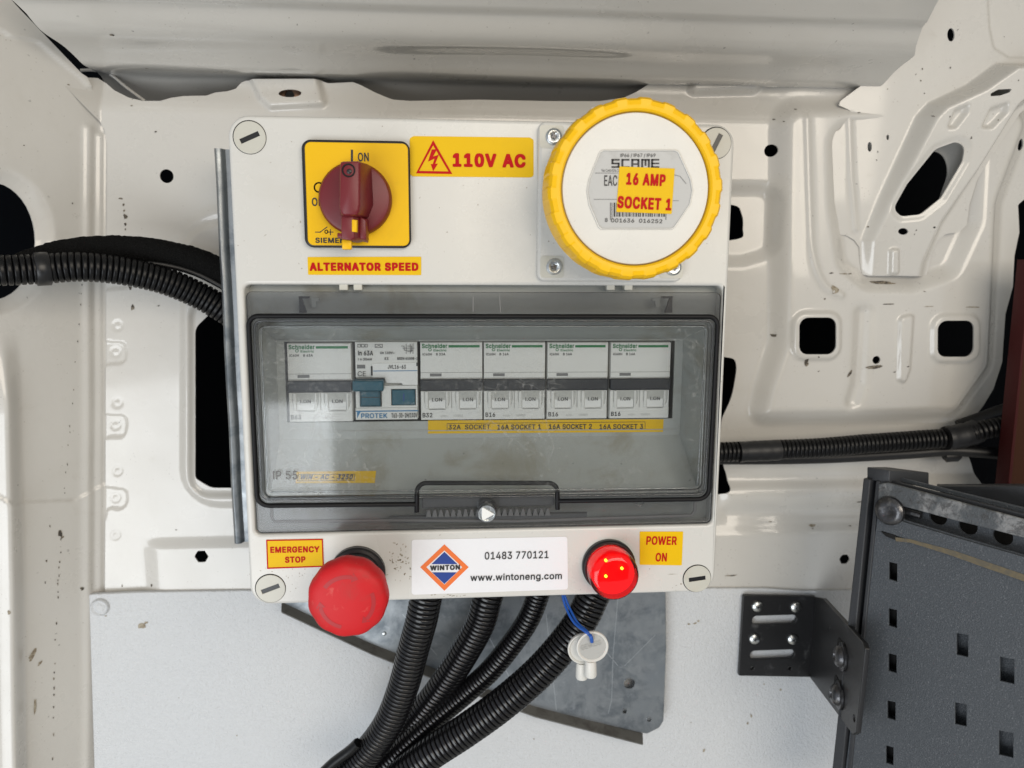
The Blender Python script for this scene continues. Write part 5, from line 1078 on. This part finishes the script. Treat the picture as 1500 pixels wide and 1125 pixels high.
s = sticker('socket_sticker', 'square yellow sticker reading 16 AMP SOCKET 1, stuck over the round lid label', lf, [(907, 244), (988, 247), (983.5, 313.5), (902.5, 310.5)], 'sticker_y', 0.0003, 0.00045, 0.00032)
lettering(lf, [('16 AMP', (917, 269.5), (974.5, 272), 15.5, 0.05), ('SOCKET 1', (904, 303.5), (983, 307.5), 15.5, 0.05)], M['red_print'], s, 0.0006)

# ------------------------------------------------------------ emergency stop
ec = F0.at(524.5, 838)
es = thing('emergency_stop_button', 'red mushroom push button on a black collar, below the smoked cover', 'push button', F0.pt(ec[0], ec[1], 0))
lathe('collar', F0, ec, [(0.0150, 0.0), (0.0150, 0.0030), (0.0142, 0.0040), (0.0126, 0.0044), (0.0122, 0.0080), (0.0128, 0.0090), (0.0128, 0.0130), (0.0116, 0.0140), (0.0112, 0.0220)], M['black'], es, 48)
mh = FY(-0.0400); mc = mh.at(508.5, 881); RM = 0.0201
V = []; Fc = []; SEG = 120
pr = [(0.60, -0.0180), (0.86, -0.0160), (0.97, -0.0120), (1.0, -0.0080), (1.0, -0.0050), (0.975, -0.0022), (0.93, -0.0008), (0.85, 0.0002), (0.70, 0.0010), (0.45, 0.0016), (0.15, 0.0019)]
n = len(pr)
for k in range(SEG):
    a = 2*math.pi*k/SEG; lob = 0.5+0.5*math.cos(a*11+0.6)
    for r, w in pr:
        sc2 = 1-0.022*(1-lob)**1.5*(1 if r > 0.8 else 0)
        V.append(mh.pt(mc[0]+RM*r*sc2*math.cos(a), mc[1]+RM*r*sc2*math.sin(a), w))
for k in range(SEG):
    for i in range(n-1): Fc.append((k*n+i, ((k+1) % SEG)*n+i, ((k+1) % SEG)*n+i+1, k*n+i+1))
Fc.append(tuple(k*n+n-1 for k in range(SEG)))
hd = link('mushroom_head', mesh_pd('head', V, Fc), M['stop'], es, 60)
def arc_arrow(a0, a1, r0, r1, head):
    pts = []; N_ = 14; V = []; Fc = []
    def hgt(r): return float(np.interp(r, [0.15, 0.45, 0.70, 0.85], [0.0019, 0.0016, 0.0010, 0.0002]))+0.00012
    for i in range(N_+1):
        a = a0+(a1-a0)*i/N_
        for r in (r0, (r0+r1)/2, r1): V.append(mh.pt(mc[0]+RM*r*math.cos(a), mc[1]+RM*r*math.sin(a), hgt(r)))
    for i in range(N_):
        for j in (0, 1): Fc.append((3*i+j, 3*i+j+1, 3*i+j+4, 3*i+j+3))
    o_ = len(V); d = (a1-a0)/abs(a1-a0)*head
    for r, a in ((r0-.07, a1), (r1+.07, a1), ((r0+r1)/2, a1+d)): V.append(mh.pt(mc[0]+RM*r*math.cos(a), mc[1]+RM*r*math.sin(a), hgt(r)))
    Fc.append((o_, o_+1, o_+2))
    return mesh_pd('arrow', V, Fc)
for a0, a1 in ((2.5, 1.35), (0.35, -0.75), (-1.8, -2.95)):
    link('turn_arrow', arc_arrow(a0, a1, 0.60, 0.70, 0.25), M['stop_mark'], hd, None)

# ------------------------------------------------------------ power lamp
pc = F0.at(891, 827)
pl = thing('indicator_lamp', 'lit red dome indicator lamp in a black bezel with three bright points', 'indicator lamp', F0.pt(pc[0], pc[1], 0))
lathe('bezel', F0, pc, [(0.0150, 0.0), (0.0150, 0.0024), (0.0142, 0.0034), (0.0128, 0.0036), (0.0128, 0.001)], M['black'], pl, 48)
lens = tinted('red_lens', (0.98, 0.30, 0.22), 0.05, 0.06, (0.5, 0.01, 0.02), False)
RL = 0.01405
lathe('lens', F0, pc, [(0.0138, 0.0036), (RL, 0.0046), (RL, 0.0060), (0.0135, 0.0064), (0.0135, 0.0150), (0.0131, 0.0172), (0.0120, 0.0186), (0.0095, 0.0194), (0.0, 0.0197)], lens, pl, 64)
glow = mat('lit_red_diffuser', (0.60, 0.004, 0.012), 0.6, emit=((1.0, 0.004, 0.02), 0.65))
lathe('lit_diffuser', F0, pc, [(0.0118, 0.002), (0.0118, 0.0130), (0.0110, 0.0145), (0.0, 0.0150)], glow, pl, 48)
led = mat('led_chip', (1, 0.35, 0.02), 0.5, emit=((1.0, 0.30, 0.015), 40.0))
LFm = FY(-0.0152)
for x, y in ((887.5, 821), (911, 832.5), (887.5, 844)):
    lathe('led_chip', LFm, LFm.at(x, y), [(0.0007, -0.001), (0.0007, 0.0004), (0.0004, 0.0007), (0.0, 0.0007)], led, pl, 12)

rng = random.Random(21)
gr = [(rng.gauss(586, 9), rng.gauss(822, 14), rng.uniform(.5, 2.2), rng.uniform(.4, 1.4), rng.uniform(0, 3)) for _ in range(46)]
gr += [(rng.uniform(400, 1010), 879-0.022*(0)+rng.uniform(-3, 0)-0.024*0, rng.uniform(1, 3), .5, 0) for _ in range(0)]
gr += [(rng.gauss(372+80*rng.random(), 8), rng.gauss(842, 10), rng.uniform(.4, 1.2), rng.uniform(.3, .8), rng.uniform(0, 3)) for _ in range(26)]
gr += [(rng.gauss(662, 14), rng.gauss(872, 2), rng.uniform(.6, 3), .6, .1) for _ in range(12)]
gr += [(rng.gauss(1000, 14), rng.gauss(862, 4), rng.uniform(.5, 2), .5, .3) for _ in range(8)]
gr += [(1010, 842, 5, .6, 0), (985, 841, 8, .5, 0), (655, 340, 1.5, .6, 0), (440, 325, 1, 1.4, 0), (388, 345, 2.5, .4, .6), (700, 300, .8, .8, 0), (560, 185, 1, .6, 0)]
smears('grime_marks', F0, zL, gr, M['scuff2'], box, 0.00006)

# ============================================================ CABLES, BRACKETS, RACKING
def PD(px, py, D): return CAM + (FWD + RT*((px-750)/FPX) + UP*((562.5-py)/FPX))*D
# --- galvanised channel standing left of the box
cf = FY(0.098)
a = P(312.5, 217, 0.098); b = P(343, 797, 0.098)
ch = thing('steel_channel', 'tall narrow galvanised steel channel running down behind the left side of the box', 'steel channel', (a.x, 0.11, b.z))
xl = (a.x+b.x)/2
def lean(z): return 0.0
prof = [(0.0, 0.012), (-0.0006, 0.004), (0.0002, 0.0010), (0.0016, 0.0), (0.0036, 0.0002), (0.0048, 0.0012), (0.0052, 0.0030), (0.0060, 0.0042), (0.030, 0.0046), (0.060, 0.0046), (0.060, 0.0062), (0.006, 0.0060), (0.0040, 0.005), (0.0036, 0.0022), (0.0016, 0.0018), (0.0012, 0.004), (0.0014, 0.012)]
V = []; Fc = []; n = len(prof)
for k in range(13):
    t = k/12; z = a.z+(b.z-a.z)*t; x0 = a.x
    for dx, dy in prof: V.append((x0+dx+0.0002*math.sin(k*1.7), 0.098+dy, z))
for k in range(12):
    for i in range(n): Fc.append((k*n+i, (k+1)*n+i, (k+1)*n+(i+1) % n, k*n+(i+1) % n))
Fc.append(tuple(range(n))); Fc.append(tuple(12*n+i for i in reversed(range(n))))
link('channel_section', mesh_pd('ch', V, Fc), M['steel'], ch, 40)

# --- galvanised plate under the box
gf = FY(0.124)
gp = thing('steel_plate', 'scratched galvanised steel plate with a folded slanting edge, hanging below the box', 'steel plate', P(760, 900, 0.118))
po_ = gf.q([(405, 868), (420, 889), (545, 944), (783, 1037), (936, 1073), (948, 1075), (966, 1066), (972, 1056), (976, 950), (975, 850)])
hs = [circ(*gf.at(922, 1001), 0.0042, 24), circ(*gf.at(915, 1042), 0.0017, 16), circ(*gf.at(951, 1054), 0.0017, 16)]
plate('plate_sheet', gf, [rnd(po_, [0, 0, 0, 0, 0, .001, .004, .003, 0, 0])]+hs, -0.002, 0.0, M['steel'], gp, 0.0005)
for h, r in ((0, .0042), (1, .0017), (2, .0017)):
    c = gf.at(*((922, 1001), (915, 1042), (951, 1054))[h])
    plate('hole_burr', gf, [circ(c[0], c[1], r+.0006, 24), circ(c[0], c[1], r, 24)], 0.0, 0.0003, M['steel'], gp, 0.0001)
l1 = FY(0.116)
lip = [(412, 884), (545, 946), (655, 990), (783, 1037), (942, 1078)]
V = []; Fc = []
for x, y in lip: V.append(gf.pt(*gf.at(x, y-3), -0.001))
for x, y in lip: V.append(l1.pt(*l1.at(x, y+12), 0))
for x, y in lip: V.append(l1.pt(*l1.at(x, y+15), -0.0012))
for x, y in lip: V.append(gf.pt(*gf.at(x, y+3), -0.002))
m_ = len(lip)
for r in range(3):
    for i in range(m_-1): Fc.append((r*m_+i, r*m_+i+1, (r+1)*m_+i+1, (r+1)*m_+i))
link('folded_lip', mesh_pd('lip', V, Fc), mat('dull_lip', (0.20, 0.195, 0.18), 0.5, metal=0.6, stain=(80, 0.45, 0.7, (0.10, 0.09, 0.08), 0.7)), gp, 30)
strokes(gf, [[(905, 878), (898, 960), (896, 1025), (891, 1045)], [(700, 900), (755, 1010)], [(800, 900), (815, 1040)], [(862, 900), (845, 1000)], [(960, 930), (915, 975)], [(590, 900), (640, 960)], [(880, 945), (905, 975)]], 0.9, mat('scratch_bright', (0.45, 0.48, 0.50), 0.4, metal=0.9), gp, 0.0001, 'scratch_line')['kind'] = 'stuff'
lathe('plate_rivet', gf, gf.at(563, 928), [(0.0016, 0.0), (0.0012, 0.0010), (0, 0.0013)], M['zinc'], gp, 14)

# --- conduits leaving the bottom of the box
G_ = 'black corrugated conduits leaving the bottom of the box'
def conduit(label, pts, ys, rpx, group=G_, m='conduit', pitch=0.0038, depth=0.0011, nm='corrugated_conduit', cat='conduit'):
    ctrl = [P(x, y, yy) for (x, y), yy in zip(pts, ys)]
    D = sum((c-CAM).dot(FWD) for c in ctrl)/len(ctrl)
    o_ = corrugated(nm, ctrl, rpx*D/FPX, M[m], None, pitch, depth)
    return tag(o_, label, cat, group)
conduit('leftmost thick black corrugated conduit under the box, next to the red push button', [(630, 850), (623, 880), (617, 910), (606, 950), (591, 1005), (570, 1058), (540, 1100), (500, 1142)], [.045, .045, .046, .05, .055, .06, .066, .07], 23, pitch=.0030, depth=.0014)
conduit('second black corrugated conduit from the left, passing behind the leftmost one', [(722, 850), (713, 880), (704, 912), (684, 950), (652, 1000), (617, 1045), (588, 1078), (545, 1125)], [.07, .07, .072, .075, .08, .084, .086, .088], 21.5, pitch=.0030, depth=.0014)
conduit('thinnest of the four black corrugated conduits, third from the left under the box', [(794, 850), (786, 878), (775, 905), (756, 935), (720, 980), (682, 1015), (640, 1050), (598, 1088), (550, 1135)], [.07, .07, .07, .072, .074, .076, .076, .076, .076], 16.5, pitch=.0027, depth=.0012)
conduit('shiny black corrugated conduit leaving the box under the red lamp', [(884, 848), (869, 872), (856, 900), (833, 935), (790, 984), (736, 1031), (682, 1070), (630, 1104), (580, 1142)], [.05, .05, .05, .05, .05, .051, .053, .055, .058], 24, pitch=.0032, depth=.0015)
tt = resample(smooth_pts([P(525, 1088, .060), P(512, 1100, .062), P(488, 1118, .064), P(465, 1140, .066)], 10, False), 0.002)
tag(tube('cable_tie_tail', tt, 0.0035, M['loom'], None, 8), 'black strap end poking out beside the conduits at the bottom edge', 'strap')

# --- left harness
conduit('black corrugated cable loom coming out of the round hole on the left', [(-60, 396), (0, 396), (60, 394), (120, 391), (180, 397), (240, 411), (290, 432), (330, 455), (370, 485)], [.055, .062, .072, .08, .09, .10, .108, .112, .118], 21, group='black cable looms along the van side', m='loom', pitch=.0032, depth=.0014, nm='cable_loom', cat='cable loom')
q0 = P(60, 394, .070); q1 = P(66, 394, .0715)
dr = (P(74, 393, .074)-P(52, 394, .070)).normalized()
def along(c, rr, ln, name, m, lab, cat, parent=None):
    o_ = tube(name, [c-dr*ln, c-dr*ln*0.9, c+dr*ln*0.9, c+dr*ln], lambda i: rr if i in (1, 2) else rr*0.96, m, parent, 28)
    return tag(o_, lab, cat) if lab else o_
clip = along(P(62, 394, .0715), 0.0098, 0.0038, 'loom_clip', M['black'], 'black plastic clip round the cable loom at the edge of the round hole', 'clip')
fl = resample(smooth_pts([P(30, 392, .075), P(60, 380, .082), P(110, 368, .09), P(180, 364, .10), P(245, 371, .108), P(300, 386, .114), P(350, 412, .12)], 16, False), 0.0015)
rng = random.Random(8)
fm = tube_mesh(fl, 0.0080, 24)
for v in fm.vertices: v.co += Vector((rng.uniform(-1, 1), rng.uniform(-1, 1), rng.uniform(-1, 1)))*0.00035
tag(link('fleece_cable', fm, M['fleece'], None, 60), 'black fleece-wrapped cable running above the corrugated loom on the left', 'cable')
tag(tube('flat_cable', smooth_pts([P(190, 384, .100), P(240, 388, .104), P(290, 402, .110), P(340, 428, .114)], 10, False), 0.0020, M['cavity_rubber'], None, 10), 'thin shiny black cable between the fleece cable and the corrugated loom', 'cable')

# --- right harness
conduit('black corrugated cable loom running along the panel from the right side of the box', [(1000, 664), (1060, 662), (1130, 659), (1200, 656), (1270, 650), (1340, 645), (1400, 640), (1450, 628), (1520, 615)], [.118, .118, .118, .118, .118, .116, .112, .106, .10], 14.5, group='black cable looms along the van side', m='loom', pitch=.0031, depth=.0011, nm='cable_loom', cat='cable loom')
for n_, (pts, rpx, lab) in enumerate([([(1082, 662), (1100, 661), (1128, 660), (1142, 659)], 16, 'black tape wrapped round the right-hand loom near the box'), ([(1385, 642), (1405, 639), (1422, 635), (1432, 631)], 19, 'bulky black tape round the right-hand loom near the dark opening')]):
    pp = resample(smooth_pts([P(x, y, .116 if n_ == 0 else .111) for x, y in pts], 10, False), 0.002); rg = random.Random(n_)
    tag(tube('tape_wrap', pp, lambda i: (rpx+rg.uniform(-.6, .6))*0.00046, M['cavity_rubber'], None, 20), lab, 'tape')
tag(tube('smooth_cable', smooth_pts([P(1050, 672, .125), P(1130, 672, .126), P(1220, 670, .126), P(1330, 664, .124), P(1400, 660, .118), P(1500, 668, .105)], 10, False), 0.0042, M['cavity_rubber'], None, 14), 'smooth black cable lying under the right-hand loom', 'cable')
tag(tube('cable_connector', [P(1383, 668, .122), P(1385, 668, .121), P(1402, 667, .119), P(1406, 667, .119)], lambda i: (0.0028, 0.0046, 0.0046, 0.003)[i], M['cavity_rubber'], None, 16), 'small glossy black connector hanging under the loom by the dark opening', 'connector')
tag(tube('thick_cable', smooth_pts([P(1405, 628, .125), P(1440, 616, .12), P(1475, 604, .112), P(1530, 590, .10)], 10, False), 0.0068, M['loom'], None, 16), 'thick black cable disappearing into the dark opening on the right', 'cable')

# --- tag with blue cord
kt = thing('plastic_tag', 'pair of off-white round plastic tags hanging on a blue cord below the red lamp', 'tag', P(866, 950, .010))
for dx, dy, yy in ((-13, 3, .016), (0, 0, .010)):
    F = FY(yy); c = F.at(868+dx, 948+dy)
    d_ = lathe('tag_disc', F, c, [(0.0, -0.0022), (0.0088, -0.0022), (0.0094, -0.0016), (0.0094, 0.0), (0.0088, 0.0004), (0.0082, 0.0), (0.0078, -0.0004), (0.0, -0.0004)], M['tagp'], kt, 40)
    e0 = F.pt(*F.at(866+dx, 970+dy), -0.002); e1 = F.pt(*F.at(866+dx, 993+dy), -0.002)
    tube('tag_stem', [e0, e0.lerp(e1, .15), e0.lerp(e1, .9), e1], lambda i: (0.0030, 0.0034, 0.0037, 0.0032)[i], M['tagp'], kt, 18)
    if yy < .012:
        plate('tag_face', F, circ(c[0], c[1], 0.0077, 36), -0.0003, -0.0001, M['tagface'], d_)
        lettering(F, [('GEWISS', (852, 953), (881, 944), 7, 0.01)], M['pale_print'], d_, 0.0001, 'raised_lettering')
for off in (0, 5):
    pts = [P(824+off*.6, 872, .030), P(829+off, 890, .026), P(841+off, 912, .018), P(857+off*.6, 925, .011), P(865, 932, .0095)]
    tube('blue_cord', smooth_pts(pts, 10, False), 0.00075, M['cord'], kt, 10)
tube('blue_cord', smooth_pts([P(864, 930, .0085), P(866, 934, .0075), P(867, 940, .009)], 6, False), 0.0011, M['cord'], kt, 8)

# --- black angle bracket
BFm = FY(0.1300)
A2 = P(1190, 930, 0.1300); B2 = PD(1265, 945, 0.462)
br = thing('angle_bracket', 'black folded steel bracket joining the white board to the grey racking', 'bracket', A2)
bp = BFm.q([(1089, 872), (1194, 874), (1188, 992), (1082, 990)])
def obr(F, x0, x1, y0, y1): u0, u1, v0, v1 = rect_px(F, (x0, y0), (x1, y0), (x1, y1), (x0, y1)); return rnd(rpts(u0, u1, v0, v1), (v1-v0)/2*0.98, 8)
plate('base_plate', BFm, [rnd(bp, [.0012, 0.0, 0.0, .0012]), obr(BFm, 1102, 1167, 901.5, 914.5), obr(BFm, 1099, 1164, 952.5, 965.5), circ(*BFm.at(1102, 979), .0014, 12), circ(*BFm.at(1157, 979), .0014, 12)], -0.0030, 0.0, M['bracket'], br, 0.0004)
AF = Fr((A2.x, A2.y, 0), (B2.x-A2.x, B2.y-A2.y, 0), (0, 0, 1))
ap = AF.q([(1192, 874), (1205, 876), (1264, 941), (1267, 950), (1254, 1073), (1249, 1076), (1186, 992)])
ahs = [circ(*AF.at(1251, 1052), .0022, 14), circ(*AF.at(1215, 1018), .0018, 14), circ(*AF.at(1216, 920), .0012, 10)]
plate('folded_arm', AF, [rnd(ap, [0, .001, .001, .001, .001, 0.001, 0])]+ahs, -0.0030, 0.0, M['bracket'], br, 0.0005)
for (x, y) in ((1109, 888), (1165.5, 889), (1105, 935.5), (1161, 936)):
    c = BFm.at(x, y); s_ = lathe('bracket_screw', BFm, c, [(0.0042, 0.0), (0.0040, 0.0012), (0.0028, 0.0022), (0.0010, 0.0024), (0.0, 0.0018)], M['zinc'], br, 20)
    plates('cross_recess', BFm, [(circ(c[0], c[1], 0.0015, 6, 0.0005, 0.3), 0.0018, 0.00265), (circ(c[0], c[1], 0.0015, 6, 0.0005, 1.87), 0.0018, 0.0026)], M['bolt'], s_)
for (x, y) in ((1236, 962), (1231, 1018)):
    c = AF.at(x, y)
    plate('arm_slot', AF, rnd(rpts(c[0]-.016, c[0]+.010, c[1]-.0055, c[1]+.0075), .005), 0.0001, 0.0003, M['gap'], br)
    b_ = lathe('dome_bolt', AF, c, [(0.0092, 0.0003), (0.0092, 0.0016), (0.0070, 0.0020), (0.0066, 0.0040), (0.0050, 0.0056), (0.0028, 0.0060), (0.0024, 0.0046), (0, 0.0044)], M['bolt'], br, 30)

# --- grey racking on the right
ra_ = PD(1278, 850, 0.485); rb_ = PD(1500, 850, 0.418)
RK = Fr((ra_.x, ra_.y, 0), (rb_.x-ra_.x, rb_.y-ra_.y, 0), (0, 0, 1))
rk = thing('tool_racking', 'dark grey powder-coated steel racking end panel with rows of square holes, at right', 'racking', RK.pt(0, RK.at(1260, 1100)[1]))
def q4(cx, cy, hx, hy, sk=2.0): return RK.q([(cx-hx, cy-hy), (cx+hx, cy-hy+sk), (cx+hx, cy+hy+sk), (cx-hx, cy+hy-0.5)])
hl = [q4(1308, 836, 6, 13, 3), q4(1307.5, 904, 6, 13, 3), q4(1307, 970, 6, 13, 3), q4(1305.5, 1039, 6, 13, 3), q4(1303, 1105, 5.5, 13, 3),
      q4(1409.5, 943.5, 8.5, 16, 3), q4(1407, 1045, 8.5, 16, 3), q4(1475, 980, 10.5, 18, 4), q4(1473.5, 1088, 10.5, 18, 4)]
slot = RK.q([(1318, 741), (1400, 761), (1600, 812), (1600, 842), (1400, 784), (1326, 762), (1318, 756)])
panel_o = RK.q([(1289, 705), (1640, 801), (1640, 1180), (1232, 1180)])
plate('end_panel', RK, [panel_o, slot]+hl, -0.0016, 0.0, M['rack'], rk, 0.0003)
plate('inner_panel', RK, [RK.q([(1292, 712), (1600, 800), (1600, 1180), (1250, 1180)], -0.009)]+[circ(*RK.at(x, y, -0.009), .0052, 20) for x, y in ((1374, 757), (1418, 771), (1469, 786), (1525, 803))], -0.011, -0.009, M['rack'], rk)
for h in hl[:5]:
    c = (sum(p[0] for p in h)/4+.004, sum(p[1] for p in h)/4); plate('recess_shade', RK, rpts(c[0]-.011, c[0]+.014, c[1]-.008, c[1]+.008), -0.0089, -0.0086, M['gap'], rk)  # black plates paint the shade of deep holes in the left column
plate('dark_backing', RK, RK.q([(1292, 712), (1600, 800), (1600, 1180), (1240, 1180)], -0.03), -0.034, -0.03, M['gap'], rk)  # black sheet added behind the panel so its holes look dark
plate('top_rail', RK, [rnd(RK.q([(1289, 708), (1302, 706), (1600, 786), (1600, 811), (1400, 761), (1322, 740), (1312, 735), (1288, 740)]), .0008)], 0.0002, 0.0022, M['rack_worn'], rk, 0.0006)
plate('rail_lower_strip', RK, [rnd(RK.q([(1288, 741), (1312, 757), (1326, 764), (1400, 786), (1600, 843), (1600, 878), (1500, 846), (1293, 777), (1284, 779)]), .0006)], 0.0002, 0.0014, M['rack'], rk, 0.0004)
V = [RK.pt(*RK.at(x, y), 0.0016) for x, y in ((1313, 786), (1335, 789), (1400, 806), (1500, 840), (1600, 878), (1600, 888), (1500, 850), (1440, 829), (1390, 811), (1335, 794), (1314, 792))]
link('tan_scratch', mesh_pd('s', V, [tuple(range(len(V)))]), M['scratch'], rk, None)
plate('notch_slot', RK, RK.q([(1292, 778), (1314, 783), (1313, 790), (1300, 785)]), 0.0001, 0.0016, M['gap'], rk)
c = RK.at(1307, 747)
lathe('dome_bolt', RK, c, [(0.0088, 0.0022), (0.0086, 0.0045), (0.0070, 0.0062), (0.0052, 0.0066), (0.0030, 0.0060), (0.0, 0.0056)], M['bolt'], rk, 30)
tube('bolt_thread', [RK.pt(*RK.at(1320, 750), -0.004), RK.pt(*RK.at(1345, 757), -0.004)], 0.0022, M['bolt'], rk, 12)
plate('corner_post', RK, [RK.q([(1268, 700), (1278.5, 702), (1232, 1180), (1216, 1180)])], -0.006, 0.0030, M['rack_dark'], rk, 0.0008)
plate('post_groove', RK, [RK.q([(1278, 702), (1285, 703), (1238, 1180), (1231, 1180)])], -0.010, -0.006, M['gap'], rk)
plate('post_return', RK, [RK.q([(1284, 704), (1290, 705), (1243, 1180), (1237, 1180)])], -0.006, 0.0010, M['rack_dark'], rk, 0.0006)
# top trims, cap and shelf
def slab(name, top, bot, y0, y1, m, w=0.0): pass
cp = loft('top_cap', [(RK, [(1270, 684), (1303, 689), (1303, 708), (1270, 702)]), (Fr(RK.o-RK.ez*0.035, RK.ex, RK.ey), [(1298, 684), (1361, 692), (1361, 713), (1303, 706)])], M['rack_dark'], rk, 0.0006)
for i, (dy, dw, m_, hh) in enumerate(((-1, -0.002, 'rack_dark', 4), (-8, -0.010, 'rack', 4.5))):
    R2 = Fr(RK.o+RK.ez*dw, RK.ex, RK.ey)
    plate('top_trim', R2, R2.q([(1300, 706+dy-hh*.6), (1600, 783+dy*1.3-hh), (1600, 788+dy*1.2), (1300, 708+dy+1)]), -0.002, 0.0, M[m_], rk, 0.0006)
sh = Fr(RK.o-RK.ez*0.03, RK.ex, RK.ey)
(loft('shelf_tray', [(sh, [(1372, 712), (1600, 712), (1600, 775), (1378, 722)]), (Fr(RK.o-RK.ez*0.09, RK.ex, RK.ey), [(1372, 709), (1600, 708), (1600, 716), (1374, 713)])], M['rack_dark'], rk, 0.0005))

# --- brown board at the right edge
wb = thing('wooden_board', 'brown stained board with a reddish edge standing at the right edge of the view', 'board', P(1480, 712, 0.085))
wf = FY(0.085)
plate('board_face', wf, wf.q([(1512, 380), (1640, 380), (1640, 735), (1478, 735)]), -0.010, 0.0, M['wood'], wb, 0.0004)
plate('board_edge', wf, wf.q([(1509, 380), (1512, 380), (1478, 735), (1473, 735)]), -0.012, 0.0008, M['wood_edge'], wb, 0.0004)
